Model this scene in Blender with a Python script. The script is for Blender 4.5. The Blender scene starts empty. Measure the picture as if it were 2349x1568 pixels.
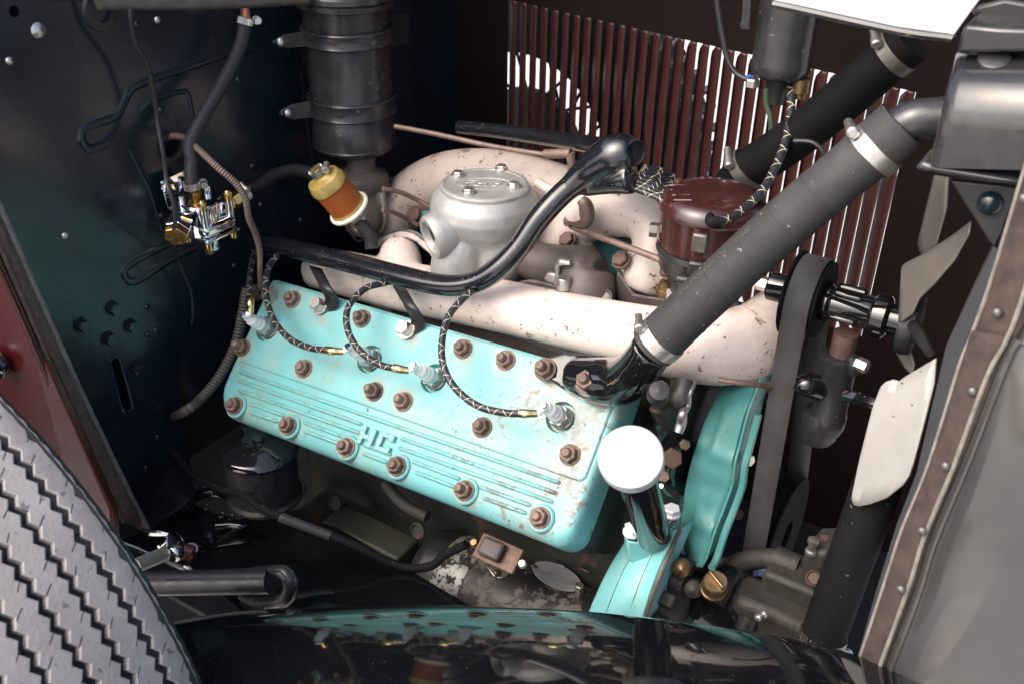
import bpy, bmesh, math, random
from mathutils import Vector, Matrix
random.seed(7)
R = math.radians
V3 = Vector
# ------------------------------------------------------------------ camera
FPX, W, H = 2267.0, 2349.0, 1568.0          # focal length in picture units, picture units
PITCH, YAW, ROLL = R(30.5), R(32.6), R(-0.95)
ETILT = R(3.2)                               # the engine sits nose-up by this much
_h = V3((-math.sin(YAW), math.cos(YAW), 0))
FW = _h * math.cos(PITCH) + V3((0, 0, -math.sin(PITCH)))
_r = V3((math.cos(YAW), math.sin(YAW), 0)); _u = _r.cross(FW)
RT = _r * math.cos(ROLL) - _u * math.sin(ROLL)
UP = _r * math.sin(ROLL) + _u * math.cos(ROLL)
def ray(p): return RT * ((p[0] - W / 2) / FPX) + UP * (-(p[1] - H / 2) / FPX) + FW
CAM = -ray((985, 935)).normalized() * 1.2
sc = bpy.context.scene
cam_d = bpy.data.cameras.new('camera'); cam_o = bpy.data.objects.new('camera', cam_d)
sc.collection.objects.link(cam_o); sc.camera = cam_o
cam_d.sensor_width = 36; cam_d.lens = FPX / W * 36; cam_d.clip_start = .02; cam_d.clip_end = 500
cam_o.matrix_world = Matrix.Translation(CAM) @ Matrix((RT, UP, -FW)).transposed().to_4x4()
cam_d.dof.use_dof = True; cam_d.dof.focus_distance = 1.15; cam_d.dof.aperture_fstop = 9.0
# ------------------------------------------------------------------ light
SUN_DIR = V3((-.28, -.62, .73)).normalized()   # towards the sun
world = bpy.data.worlds.new('World'); sc.world = world; world.use_nodes = True
wn = world.node_tree.nodes; wl = world.node_tree.links
sky = wn.new('ShaderNodeTexSky'); sky.sky_type = 'NISHITA'; sky.sun_disc = False
sky.sun_elevation = math.asin(SUN_DIR.z); sky.sun_rotation = math.atan2(SUN_DIR.x, SUN_DIR.y)
sky.air_density = .7; sky.dust_density = 5.0; sky.ozone_density = .6
wl.new(sky.outputs[0], wn['Background'].inputs[0]); wn['Background'].inputs[1].default_value = .15
sun_d = bpy.data.lights.new('sun', 'SUN'); sun_d.energy = 0.8; sun_d.angle = R(60); sun_d.color = (1, .96, .9)
sun_o = bpy.data.objects.new('sun', sun_d); sc.collection.objects.link(sun_o)
sun_o.rotation_euler = (-SUN_DIR).to_track_quat('-Z', 'Y').to_euler()
vs = sc.view_settings; vs.view_transform = 'Standard'; vs.look = 'None'; vs.gamma = 1; vs.exposure = 1.22
# ------------------------------------------------------------------ frames of reference
XE = V3((math.cos(ETILT), 0, math.sin(ETILT))); YE = V3((0, 1, 0)); ZE = V3((-math.sin(ETILT), 0, math.cos(ETILT)))
DD = -(YE + ZE).normalized()                 # down the slope of the cylinder head
NN = (-YE + ZE).normalized()                 # out of the cylinder head
AX = {'x': V3((1, 0, 0)), 'y': V3((0, 1, 0)), 'z': V3((0, 0, 1))}
def at(p, x=None, y=None, z=None, h=None, d=None, n=None, q=None):
    v = ray(p)
    if d is not None: return CAM + v * d
    if h is not None: nn, q = NN, NN * h
    elif n is not None: nn = V3(n)
    elif x is not None: nn, q = AX['x'], AX['x'] * x
    elif y is not None: nn, q = AX['y'], AX['y'] * y
    else: nn, q = AX['z'], AX['z'] * z
    return CAM + v * ((q - CAM).dot(nn) / v.dot(nn))
def dep(p): return (p - CAM).dot(FW)
def ats(ps, **k): return [at(p, **k) for p in ps]
def crop(ox, oy, s): return lambda x, y: (ox + s * x, oy + s * y)
cA = crop(875.9, 333.7, .2022); cB = crop(1710.1, 550.6, .3192); cG = crop(333.7, 358.7, .1596); cL = crop(250.3, 1084.4, .2128)
cQ = crop(1376.4, 1184.6, .2663); cS = crop(959.3, 1126.2, .2308); cT = crop(1418.1, 792.5, .2394); cV = crop(1151.2, 400.4, .2129)
c1 = crop(0, 0, .5001); c2 = crop(584, 0, .4257); c3 = crop(1084.5, 0, .4257); c4 = crop(1668.4, 0, .4787)
c5 = crop(500.5, 533.9, .4788); c6 = crop(1168, 584, .532); c7 = crop(1668.4, 584, .628); c8 = crop(0, 784, .5)
def dk(p):                                    # picture point -> coordinates on the head's face
    w = at(p, h=0); return (w.dot(XE), w.dot(DD))
def dkp(u, v, h=0): return XE * u + DD * v + NN * h
# ------------------------------------------------------------------ materials
MATS = {}
def mat(name, col, rough=.5, metal=0., coat=0., var=0., vs_=30., bump=0., bs=200., rust=0., rcol=(.09, .035, .018), rs=60., dirt=0., dcol=(.05, .04, .03), ds=14.,
        speck=0., scol=(.5, .5, .48), ss=900., rvar=0., spec=.5, rnd=False, trans=0., coatr=.03):
    m = bpy.data.materials.new(name); m.use_nodes = True; nt = m.node_tree; N = nt.nodes; L = nt.links
    b = N['Principled BSDF']; b.inputs['Roughness'].default_value = rough; b.inputs['Metallic'].default_value = metal
    b.inputs['Coat Weight'].default_value = coat; b.inputs['Coat Roughness'].default_value = coatr; b.inputs['Specular IOR Level'].default_value = spec
    b.inputs['Transmission Weight'].default_value = trans
    tc = N.new('ShaderNodeTexCoord'); vec = tc.outputs['Object']
    if rnd:
        oi = N.new('ShaderNodeObjectInfo'); mm = N.new('ShaderNodeMath'); mm.operation = 'MULTIPLY'; mm.inputs[1].default_value = 37
        L.new(oi.outputs['Random'], mm.inputs[0]); va = N.new('ShaderNodeVectorMath'); va.operation = 'ADD'
        L.new(vec, va.inputs[0]); L.new(mm.outputs[0], va.inputs[1]); vec = va.outputs[0]
    def noise(scale, detail=6., r=.6):
        n = N.new('ShaderNodeTexNoise'); n.inputs['Scale'].default_value = scale; n.inputs['Detail'].default_value = detail
        n.inputs['Roughness'].default_value = r; L.new(vec, n.inputs['Vector']); return n.outputs['Fac']
    def ramp(s, a, c, hi=1.):
        r = N.new('ShaderNodeMapRange'); r.inputs['From Min'].default_value = a; r.inputs['From Max'].default_value = c
        r.inputs['To Max'].default_value = hi; L.new(s, r.inputs['Value']); return r.outputs[0]
    def mix(f, a, c):
        x = N.new('ShaderNodeMix'); x.data_type = 'RGBA'
        L.new(f, x.inputs[0])
        for s, v in ((6, a), (7, c)):
            if isinstance(v, tuple): x.inputs[s].default_value = (*v, 1)
            else: L.new(v, x.inputs[s])
        return x.outputs[2]
    c = None
    if var:
        c = mix(ramp(noise(vs_), .3, .7), tuple(k * (1 - var) for k in col), tuple(min(1, k * (1 + var)) for k in col))
    if dirt: c = mix(ramp(noise(ds, 8, .65), .48, .75, dirt), c or col, dcol)
    rf = None
    if speck: c = mix(ramp(noise(ss, 2, .5), .715 - speck * .15, .75 - speck * .15), c or col, scol)
    if rust:
        rf = ramp(noise(rs, 9, .72), .665 - rust * .30, .70 - rust * .30)
        c = mix(rf, c or col, mix(noise(rs * 3), tuple(k * .6 for k in rcol), tuple(k * 1.5 for k in rcol)))
        rr = N.new('ShaderNodeMapRange'); rr.inputs['To Min'].default_value = rough; rr.inputs['To Max'].default_value = .85
        L.new(rf, rr.inputs['Value']); L.new(rr.outputs[0], b.inputs['Roughness'])
    elif rvar:
        rr = N.new('ShaderNodeMapRange'); rr.inputs['To Min'].default_value = max(.02, rough - rvar); rr.inputs['To Max'].default_value = min(1, rough + rvar)
        L.new(ramp(noise(vs_ * 1.7, 8, .7), .3, .7), rr.inputs['Value']); L.new(rr.outputs[0], b.inputs['Roughness'])
    if rnd and c is not None:
        hv = N.new('ShaderNodeHueSaturation'); rv = N.new('ShaderNodeMapRange'); rv.inputs['To Min'].default_value = .68; rv.inputs['To Max'].default_value = 1.4
        L.new(oi.outputs['Random'], rv.inputs['Value']); L.new(rv.outputs[0], hv.inputs['Value']); L.new(c, hv.inputs['Color']); c = hv.outputs[0]
    if c is None: b.inputs['Base Color'].default_value = (*col, 1)
    else: L.new(c, b.inputs['Base Color'])
    hs = None
    if bump:
        bp = N.new('ShaderNodeBump'); bp.inputs['Strength'].default_value = bump; bp.inputs['Distance'].default_value = .001
        L.new(noise(bs), bp.inputs['Height']); hs = bp.outputs[0]
    if rf is not None:
        bp = N.new('ShaderNodeBump'); bp.invert = True; bp.inputs['Strength'].default_value = .5; bp.inputs['Distance'].default_value = .0008
        L.new(rf, bp.inputs['Height'])
        if hs: L.new(hs, bp.inputs['Normal'])
        hs = bp.outputs[0]
    if hs: L.new(hs, b.inputs['Normal'])
    MATS[name] = m; m['b'] = 1
    return m
TEAL = (.15, .43, .44)
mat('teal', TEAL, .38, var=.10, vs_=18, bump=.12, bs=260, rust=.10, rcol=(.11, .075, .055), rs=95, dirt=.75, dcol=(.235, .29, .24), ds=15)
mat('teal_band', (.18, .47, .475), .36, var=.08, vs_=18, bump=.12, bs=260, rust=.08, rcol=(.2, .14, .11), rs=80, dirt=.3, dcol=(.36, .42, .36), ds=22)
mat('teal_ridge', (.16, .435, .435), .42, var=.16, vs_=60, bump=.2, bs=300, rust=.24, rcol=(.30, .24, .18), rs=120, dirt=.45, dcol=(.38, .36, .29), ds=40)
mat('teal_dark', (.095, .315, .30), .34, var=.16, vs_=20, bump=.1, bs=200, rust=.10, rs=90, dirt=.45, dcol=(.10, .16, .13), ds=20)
mat('block', (.035, .042, .037), .62, var=.4, vs_=18, bump=.5, bs=90, rust=.3, rcol=(.10, .06, .045), rs=25, dirt=.8, dcol=(.05, .045, .04), ds=10)
mat('block_teal', (.085, .22, .20), .6, var=.3, vs_=16, bump=.4, bs=110, rust=.33, rcol=(.085, .06, .05), rs=26, dirt=.7, dcol=(.07, .08, .07))
mat('rust_nut', (.155, .104, .082), .6, metal=.25, var=.40, vs_=140, bump=.5, bs=500, dirt=.6, dcol=(.29, .19, .135), ds=120, rnd=True)
mat('rust_dark', (.10, .06, .048), .65, metal=.3, var=.35, vs_=60, bump=.5, bs=300, rnd=True)
mat('zinc', (.62, .60, .56), .33, metal=.9, var=.15, vs_=120, bump=.1, bs=300, rvar=.12, dirt=.4, dcol=(.34, .27, .20), ds=90)
mat('white_bolt', (.78, .79, .80), .35, metal=.3, var=.08)
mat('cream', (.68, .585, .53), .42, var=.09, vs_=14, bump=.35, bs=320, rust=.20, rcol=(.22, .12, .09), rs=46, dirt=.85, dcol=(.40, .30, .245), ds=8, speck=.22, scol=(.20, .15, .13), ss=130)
mat('cream_far_shaded', (.42, .355, .315), .46, var=.10, vs_=14, bump=.35, bs=320, rust=.24, rcol=(.16, .09, .07), rs=46, dirt=.8, dcol=(.30, .24, .21), ds=12, speck=.25, scol=(.13, .10, .09), ss=130)  # far cream darkened for shade as well as dirt
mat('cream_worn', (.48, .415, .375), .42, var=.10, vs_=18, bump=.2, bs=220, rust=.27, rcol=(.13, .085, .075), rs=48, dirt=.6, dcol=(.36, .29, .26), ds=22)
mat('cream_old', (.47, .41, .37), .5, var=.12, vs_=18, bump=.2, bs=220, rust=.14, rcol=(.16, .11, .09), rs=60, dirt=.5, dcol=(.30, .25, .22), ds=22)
mat('alu', (.40, .40, .385), .52, metal=.5, var=.14, vs_=60, bump=.5, bs=520, rvar=.10, dirt=.35, dcol=(.30, .28, .24), ds=18)
mat('alu_bright', (.60, .60, .61), .32, metal=.35, var=.06, vs_=60, rvar=.08, dirt=.2, dcol=(.5, .48, .45), ds=40)
mat('alu_plate', (.92, .92, .94), .3, metal=.55, var=.08, vs_=60, rust=.14, rcol=(.30, .26, .24), rs=130)
mat('chrome', (.82, .83, .85), .06, metal=1., rvar=.04)
mat('brass', (.72, .46, .16), .22, metal=1., var=.15, vs_=80, rvar=.1)
mat('brass_old', (.22, .145, .072), .38, metal=.8, var=.3, vs_=60, bump=.2, rvar=.1, dirt=.5, dcol=(.12, .09, .055), ds=40)
mat('gold', (.80, .62, .30), .25, metal=1.)
mat('gloss_black', (.006, .0065, .0075), .07, coat=.6, rvar=.05, vs_=30, speck=.04, scol=(.12, .12, .12), ss=420, bump=.02, bs=30)
mat('tube_black', (.008, .009, .012), .20, coat=.8, rvar=.1, vs_=60, speck=.06, scol=(.22, .21, .2), ss=380, coatr=.1)
mat('fender_black', (.0045, .005, .006), .045, coat=.7, rvar=.03, vs_=14, bump=.012, bs=22, coatr=.04, speck=.02, scol=(.08, .08, .08), ss=520)
mat('firewall_paint', (.0085, .0145, .022), .24, coat=.15, spec=.5, rvar=.08, vs_=9, var=.35, speck=.05, scol=(.07, .075, .08), ss=350, bump=.03, bs=18, coatr=.12)
mat('satin_black', (.018, .018, .02), .38, var=.3, vs_=40, rvar=.14, bump=.12, bs=180, dirt=.4, dcol=(.05, .045, .04), speck=.08, scol=(.12, .1, .09), ss=260)
mat('canister_black', (.026, .026, .028), .25, var=.25, vs_=40, rvar=.12, bump=.05, bs=90, dirt=.25, dcol=(.05, .045, .04), speck=.08, scol=(.2, .18, .16), ss=180)
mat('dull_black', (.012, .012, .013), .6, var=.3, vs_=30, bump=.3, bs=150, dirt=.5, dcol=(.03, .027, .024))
mat('tank_black', (.026, .026, .029), .17, var=.4, vs_=16, rvar=.14, bump=.06, bs=40, dirt=.4, dcol=(.13, .12, .11), ds=12, coat=.3, coatr=.2)
mat('rubber', (.046, .045, .047), .62, var=.16, vs_=30, bump=.15, bs=700, dirt=.25, dcol=(.10, .10, .095), ds=30)
mat('rubber_hose', (.035, .035, .036), .66, spec=.35, var=.16, vs_=24, bump=.3, bs=500, dirt=.35, dcol=(.085, .082, .078), ds=18, speck=.03, scol=(.2, .19, .17), ss=160)
mat('rubber_dark', (.009, .009, .010), .7, spec=.1, var=.2, vs_=30, bump=.15, bs=600, speck=.03, scol=(.1, .1, .1), ss=160)
mat('tyre_rubber', (.33, .31, .295), .85, spec=.2, var=.15, vs_=25, bump=.5, bs=260, dirt=.75, dcol=(.42, .40, .38), ds=22, speck=.3, scol=(.17, .16, .155), ss=90)
mat('rubber_shade_black', (.0045, .0045, .005), .75, spec=.12, var=.3, vs_=30, bump=.2, bs=500)  # near-black with shade put into it, deeper than plain rubber
mat('tyre_groove', (.02, .02, .021), .8, var=.3, bump=.3, bs=300)
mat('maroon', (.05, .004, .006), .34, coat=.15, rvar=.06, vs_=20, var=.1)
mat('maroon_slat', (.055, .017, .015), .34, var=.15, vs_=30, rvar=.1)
mat('maroon_shaded', (.010, .0042, .0040), .6, spec=.15, var=.15, vs_=20)  # hood maroon with the shade of its inside put into the colour
mat('bakelite', (.040, .012, .011), .20, coat=.4, var=.2, vs_=30, rvar=.08, speck=.12, scol=(.12, .06, .05), ss=200, coatr=.1)
mat('lacing', (.12, .088, .068), .9, var=.35, vs_=120, bump=1., bs=700, dirt=.5, dcol=(.055, .04, .032), ds=25)
mat('lacing_edge', (.19, .175, .15), .8, var=.3, vs_=90, bump=.8, bs=700)
mat('lacing_brown', (.046, .031, .027), .85, var=.4, vs_=70, bump=.9, bs=500, dirt=.6, dcol=(.095, .062, .044), ds=30)
mat('shell_paint', (.046, .045, .044), .13, coat=1., var=.25, vs_=6, rvar=.06, bump=.03, bs=8, coatr=.08)
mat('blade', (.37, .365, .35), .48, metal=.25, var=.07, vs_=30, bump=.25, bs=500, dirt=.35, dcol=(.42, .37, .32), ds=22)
mat('blade_shaded', (.125, .112, .100), .5, metal=.25, var=.12, vs_=30, bump=.2, bs=400)  # shaded copy of the blade colour
mat('porcelain', (.86, .85, .83), .22, coat=.3)
mat('steel', (.46, .45, .43), .36, metal=.9, var=.2, vs_=70, rvar=.14, bump=.1, dirt=.4, dcol=(.22, .19, .15), ds=60)
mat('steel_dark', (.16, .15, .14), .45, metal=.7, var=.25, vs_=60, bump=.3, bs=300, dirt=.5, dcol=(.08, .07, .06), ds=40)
mat('grime', (.034, .031, .028), .6, metal=.15, var=.35, vs_=40, bump=.6, bs=220, dirt=.6, dcol=(.06, .045, .036), ds=22)  # grease, with the shade on the low parts put into the tone
mat('brown_cast', (.075, .060, .055), .52, var=.3, vs_=25, bump=.3, bs=250, dirt=.5, dcol=(.065, .05, .045), ds=22, rvar=.1)
mat('brown_rod', (.17, .115, .095), .5, metal=.3, var=.3, vs_=80, bump=.2)
mat('copper', (.36, .15, .10), .35, metal=.7, var=.2)
mat('amber', (.46, .10, .015), .25, coat=.4, var=.2, vs_=60, trans=.0)
mat('amber_cap', (.36, .26, .075), .2, coat=.5, var=.35, vs_=70)
mat('ivory', (.82, .79, .66), .4)
mat('glass_bowl', (.34, .28, .22), .12, trans=.55, var=.3, vs_=40)
mat('starter_body', (.024, .021, .021), .45, var=.5, vs_=20, bump=.25, bs=240, rust=.52, rcol=(.125, .108, .10), rs=38, dirt=.6, dcol=(.075, .05, .045), ds=12)
mat('starter_band', (.30, .295, .28), .45, metal=.4, var=.15, vs_=40, bump=.3, bs=200, rust=.55, rcol=(.03, .027, .025), rs=60)
mat('rust_box', (.115, .066, .048), .5, metal=.35, var=.35, vs_=50, bump=.25, dirt=.4, dcol=(.24, .18, .13), ds=60)
mat('concrete', (.52, .51, .49), .85, var=.08, vs_=3, bump=.2, bs=60)
mat('white_paint', (.47, .475, .50), .25, coat=.2, var=.02)
mat('grey_rod', (.33, .33, .29), .35, metal=.4, var=.15)
mat('pan_green', (.034, .038, .028), .6, var=.3, vs_=20, bump=.4, bs=90, dirt=.6, dcol=(.05, .045, .035))
mat('wire_black', (.02, .02, .022), .42)
mat('wire_green', (.035, .06, .035), .5)
mat('blue_cap', (.02, .09, .35), .4)
mat('grass', (.05, .09, .03), .9)
mat('car_red', (.50, .22, .15), .3)
def hmat():                                   # braided black ignition cable with crossing gold tracer threads
    m = mat('cable_braid', (.014, .014, .018), .38); nt = m.node_tree; N, L = nt.nodes, nt.links; b = N['Principled BSDF']
    uv = N.new('ShaderNodeUVMap'); sp = N.new('ShaderNodeSeparateXYZ'); L.new(uv.outputs[0], sp.inputs[0])
    def mth(op, a, c=0.):
        x = N.new('ShaderNodeMath'); x.operation = op
        for i, v in enumerate((a, c)):
            if isinstance(v, (int, float)): x.inputs[i].default_value = v
            else: L.new(v, x.inputs[i])
        return x.outputs[0]
    u, v = sp.outputs[0], sp.outputs[1]
    def band(sgn, k, w, ph=0.):
        f = mth('FRACT', mth('ADD', mth('ADD', mth('MULTIPLY', v, k), mth('MULTIPLY', u, sgn)), ph))
        return mth('LESS_THAN', f, w)
    g = mth('MAXIMUM', band(1., 50., .038), band(-1., 50., .038))
    fine = mth('MULTIPLY', band(6., 260., .5), band(-6., 260., .5))
    mx = N.new('ShaderNodeMix'); mx.data_type = 'RGBA'; L.new(fine, mx.inputs[0]); mx.inputs[6].default_value = (.010, .010, .014, 1); mx.inputs[7].default_value = (.05, .05, .065, 1)
    m2 = N.new('ShaderNodeMix'); m2.data_type = 'RGBA'; L.new(g, m2.inputs[0]); L.new(mx.outputs[2], m2.inputs[6]); m2.inputs[7].default_value = (.70, .64, .42, 1)
    L.new(m2.outputs[2], b.inputs['Base Color'])
    bp = N.new('ShaderNodeBump'); bp.inputs['Distance'].default_value = .0004; bp.inputs['Strength'].default_value = .6; L.new(fine, bp.inputs['Height']); L.new(bp.outputs[0], b.inputs['Normal'])
hmat()
def rib_mat(name, c0, c1, k, rough, axis=1, metal=0.):     # ribs across a tube, e.g. coil sheath, pleated paper
    m = mat(name, c0, rough, metal); nt = m.node_tree; N, L = nt.nodes, nt.links; b = N['Principled BSDF']
    uv = N.new('ShaderNodeUVMap'); sp = N.new('ShaderNodeSeparateXYZ'); L.new(uv.outputs[0], sp.inputs[0])
    w = N.new('ShaderNodeMath'); w.operation = 'MULTIPLY'; L.new(sp.outputs[axis], w.inputs[0]); w.inputs[1].default_value = k * 2 * math.pi
    s = N.new('ShaderNodeMath'); s.operation = 'SINE'; L.new(w.outputs[0], s.inputs[0])
    r = N.new('ShaderNodeMapRange'); L.new(s.outputs[0], r.inputs[0]); r.inputs[1].default_value = -1
    x = N.new('ShaderNodeMix'); x.data_type = 'RGBA'; L.new(r.outputs[0], x.inputs[0]); x.inputs[6].default_value = (*c0, 1); x.inputs[7].default_value = (*c1, 1)
    L.new(x.outputs[2], b.inputs['Base Color'])
    bp = N.new('ShaderNodeBump'); bp.inputs['Distance'].default_value = .001; bp.inputs['Strength'].default_value = .8; L.new(r.outputs[0], bp.inputs['Height']); L.new(bp.outputs[0], b.inputs['Normal'])
rib_mat('pleats', (.22, .045, .006), (.55, .15, .03), 46., .35, axis=0)
rib_mat('braid_hose', (.016, .016, .018), (.060, .062, .068), 420., .42)
rib_mat('clamp_band', (.55, .53, .48), (.80, .79, .76), 30., .25, axis=0, metal=1.)
rib_mat('core_fins', (.010, .010, .010), (.075, .072, .06), 330., .6)
def G(n): return MATS[n]
# ------------------------------------------------------------------ object helpers
COL = sc.collection
def link(o, parent=None, m4=None):
    COL.objects.link(o)
    if parent is not None:
        o.parent = parent
        if parent.type == 'EMPTY': o.matrix_parent_inverse = Matrix.Translation(-parent.location)
    if m4 is not None: o.matrix_basis = m4
    return o
def thing(name, label, cat, loc, group=None):
    o = bpy.data.objects.new(name, None); o.location = loc; o.empty_display_size = .03; COL.objects.link(o)
    o['label'] = label; o['category'] = cat
    if group: o['group'] = group
    return o
def tag(o, label, cat, group=None):
    o['label'] = label; o['category'] = cat
    if group: o['group'] = group
    return o
def mesh(name, verts, faces, m, uvs=None, smooth=True, ang=38):
    me = bpy.data.meshes.new(name); me.from_pydata([tuple(v) for v in verts], [], faces)
    if uvs:
        ul = me.uv_layers.new(name='UVMap')
        for poly in me.polygons:
            for li, uvv in zip(poly.loop_indices, uvs[poly.index]): ul.data[li].uv = uvv
    me.materials.append(G(m) if isinstance(m, str) else m)
    if not uvs:
        bm = bmesh.new(); bm.from_mesh(me); bmesh.ops.recalc_face_normals(bm, faces=bm.faces); bm.to_mesh(me); bm.free()
    if smooth:
        me.shade_smooth(); me.set_sharp_from_angle(angle=R(ang))
    return me
def obj(name, me, parent=None, m4=None, bevel=0, seg=2):
    o = link(bpy.data.objects.new(name, me), parent, m4)
    if bevel:
        b = o.modifiers.new('bevel', 'BEVEL'); b.width = bevel; b.segments = seg; b.limit_method = 'ANGLE'; b.angle_limit = R(40)
    return o
def basis(z, x=None):
    z = V3(z).normalized(); x = V3(x) if x is not None else (V3((1, 0, 0)) if abs(z.x) < .9 else V3((0, 1, 0)))
    y = z.cross(x).normalized(); x = y.cross(z).normalized()
    return x, y, z
def mtx(loc, z, x=None, s=1.):
    a, b, c = basis(z, x); return Matrix.Translation(loc) @ Matrix((a, b, c)).transposed().to_4x4() @ Matrix.Scale(s, 4)
def spline(pts, res):
    """Catmull-Rom through points given as tuples of any length"""
    P = [tuple(p) for p in pts]; n = len(P); out = []
    if n == 2: res = max(res, 2)
    for i in range(n - 1):
        p0 = P[i - 1] if i else tuple(2 * a - b for a, b in zip(P[0], P[1])); p1, p2 = P[i], P[i + 1]
        p3 = P[i + 2] if i + 2 < n else tuple(2 * a - b for a, b in zip(P[-1], P[-2]))
        for k in range(res):
            t = k / res
            out.append(tuple(.5 * (2 * b + (c - a) * t + (2 * a - 5 * b + 4 * c - d) * t * t + (3 * b - a - 3 * c + d) * t ** 3) for a, b, c, d in zip(p0, p1, p2, p3)))
    out.append(P[-1]); return out
def tube(name, pts, r, m, parent=None, n=14, res=8, cap=True, wob=0., flat=None):
    rr = r if isinstance(r, (list, tuple)) else [r] * len(pts)
    S = spline([(*p, q) for p, q in zip(pts, rr)], res); P = [V3(s[:3]) for s in S]; RR = [s[3] for s in S]
    vs, fs, uv = [], [], []; L = 0.; lens = []; nx = None
    for i, p in enumerate(P):
        t = (P[min(i + 1, len(P) - 1)] - P[max(i - 1, 0)]).normalized()
        if nx is None: nx = t.orthogonal().normalized()
        nx = (nx - t * nx.dot(t)).normalized(); ny = t.cross(nx)
        if i: L += (p - P[i - 1]).length
        lens.append(L)
        for k in range(n):
            a = 2 * math.pi * k / n; q = RR[i] * (1 + (random.uniform(-wob, wob) if wob else 0))
            vs.append(p + (nx * math.cos(a) + ny * math.sin(a)) * q)
    for i in range(len(P) - 1):
        for k in range(n):
            k2 = (k + 1) % n; fs.append((i * n + k, i * n + k2, (i + 1) * n + k2, (i + 1) * n + k))
            uv.append(((k / n, lens[i]), ((k + 1) / n, lens[i]), ((k + 1) / n, lens[i + 1]), (k / n, lens[i + 1])))
    if cap:
        fs.append(tuple(range(n - 1, -1, -1))); uv.append([(0, 0)] * n)
        b0 = (len(P) - 1) * n; fs.append(tuple(range(b0, b0 + n))); uv.append([(0, 0)] * n)
    return obj(name, mesh(name, vs, fs, m, uv), parent)
def lathe_me(name, prof, m, n=32, ang=38):
    vs, fs, uv = [], [], []; k0 = 0.; arc = [0]
    for a, b in zip(prof, prof[1:]): k0 += math.hypot(b[0] - a[0], b[1] - a[1]); arc.append(k0)
    for r, z in prof:
        for k in range(n): a = 2 * math.pi * k / n; vs.append((r * math.cos(a), r * math.sin(a), z))
    for i in range(len(prof) - 1):
        for k in range(n):
            k2 = (k + 1) % n; fs.append((i * n + k, i * n + k2, (i + 1) * n + k2, (i + 1) * n + k))
            uv.append(((k / n, arc[i]), ((k + 1) / n, arc[i]), ((k + 1) / n, arc[i + 1]), (k / n, arc[i + 1])))
    if prof[0][0] > 1e-5: fs.append(tuple(range(n - 1, -1, -1))); uv.append([(0, 0)] * n)
    if prof[-1][0] > 1e-5: b0 = (len(prof) - 1) * n; fs.append(tuple(range(b0, b0 + n))); uv.append([(0, 0)] * n)
    return mesh(name, vs, fs, m, uv, ang=ang)
def ring_me(name, prof, m, n=32):               # closed profile, no caps
    vs, fs, uv = [], [], []; q = len(prof)
    for r, z in prof:
        for k in range(n): a = 2 * math.pi * k / n; vs.append((r * math.cos(a), r * math.sin(a), z))
    for i in range(q):
        j = (i + 1) % q
        for k in range(n):
            k2 = (k + 1) % n; fs.append((i * n + k, i * n + k2, j * n + k2, j * n + k))
            uv.append(((k / n, i), ((k + 1) / n, i), ((k + 1) / n, i + 1), (k / n, i + 1)))
    return mesh(name, vs, fs, m, uv)
def lathe(name, loc, z, prof, m, parent=None, n=32, x=None): return obj(name, lathe_me(name, prof, m, n), parent, mtx(loc, z, x))
def ring(name, loc, z, prof, m, parent=None, n=32): return obj(name, ring_me(name, prof, m, n), parent, mtx(loc, z))
def prism(name, pts, ext, m, parent=None, bevel=0, seg=2, smooth=True):
    """solid between a 3-D polygon and its copy moved by ext"""
    n = len(pts); e = V3(ext); vs = [V3(p) for p in pts] + [V3(p) + e for p in pts]
    fs = [tuple(range(n)), tuple(range(2 * n - 1, n - 1, -1))] + [(i, i + n, (i + 1) % n + n, (i + 1) % n) for i in range(n)]
    return obj(name, mesh(name, vs, fs, m, smooth=smooth), parent, bevel=bevel, seg=seg)
def box(name, c, size, m, parent=None, z=(0, 0, 1), x=None, bevel=0, seg=2):
    a, b, cc = basis(z, x); sx, sy, sz = (k / 2 for k in size); c = V3(c)
    vs = [c + a * i * sx + b * j * sy + cc * k * sz for k in (-1, 1) for i, j in ((-1, -1), (1, -1), (1, 1), (-1, 1))]
    fs = [(0, 1, 2, 3), (7, 6, 5, 4), (0, 4, 5, 1), (1, 5, 6, 2), (2, 6, 7, 3), (3, 7, 4, 0)]
    return obj(name, mesh(name, vs, fs, m), parent, bevel=bevel, seg=seg)
def grid(name, rows, m, parent=None, thick=0, uvs=None):
    """surface through rows of points"""
    a, b = len(rows), len(rows[0]); vs = [V3(p) for r in rows for p in r]
    fs = [(i * b + j, i * b + j + 1, (i + 1) * b + j + 1, (i + 1) * b + j) for i in range(a - 1) for j in range(b - 1)]
    o = obj(name, mesh(name, vs, fs, m, ang=60), parent)
    if thick: s = o.modifiers.new('solid', 'SOLIDIFY'); s.thickness = thick; s.offset = 0
    return o
def copies(me, name, parent, mats): return [obj(name, me, parent, q) for q in mats]
def smooth_union(o, vox=.003, it=6):
    r = o.modifiers.new('remesh', 'REMESH'); r.mode = 'VOXEL'; r.voxel_size = vox; r.use_smooth_shade = True
    s = o.modifiers.new('smooth', 'SMOOTH'); s.factor = .5; s.iterations = it
def join(name, obs, parent=None):
    """merge helper solids into one mesh object (all at identity or with own basis)"""
    bm = bmesh.new(); m0 = obs[0].data.materials[0]
    for o in obs:
        t = o.data.copy(); t.transform(o.matrix_basis); bm.from_mesh(t); bpy.data.meshes.remove(t)
    me = bpy.data.meshes.new(name); bm.to_mesh(me); bm.free(); me.materials.append(m0); me.shade_smooth()
    for o in obs: bpy.data.objects.remove(o)
    return obj(name, me, parent)
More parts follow.
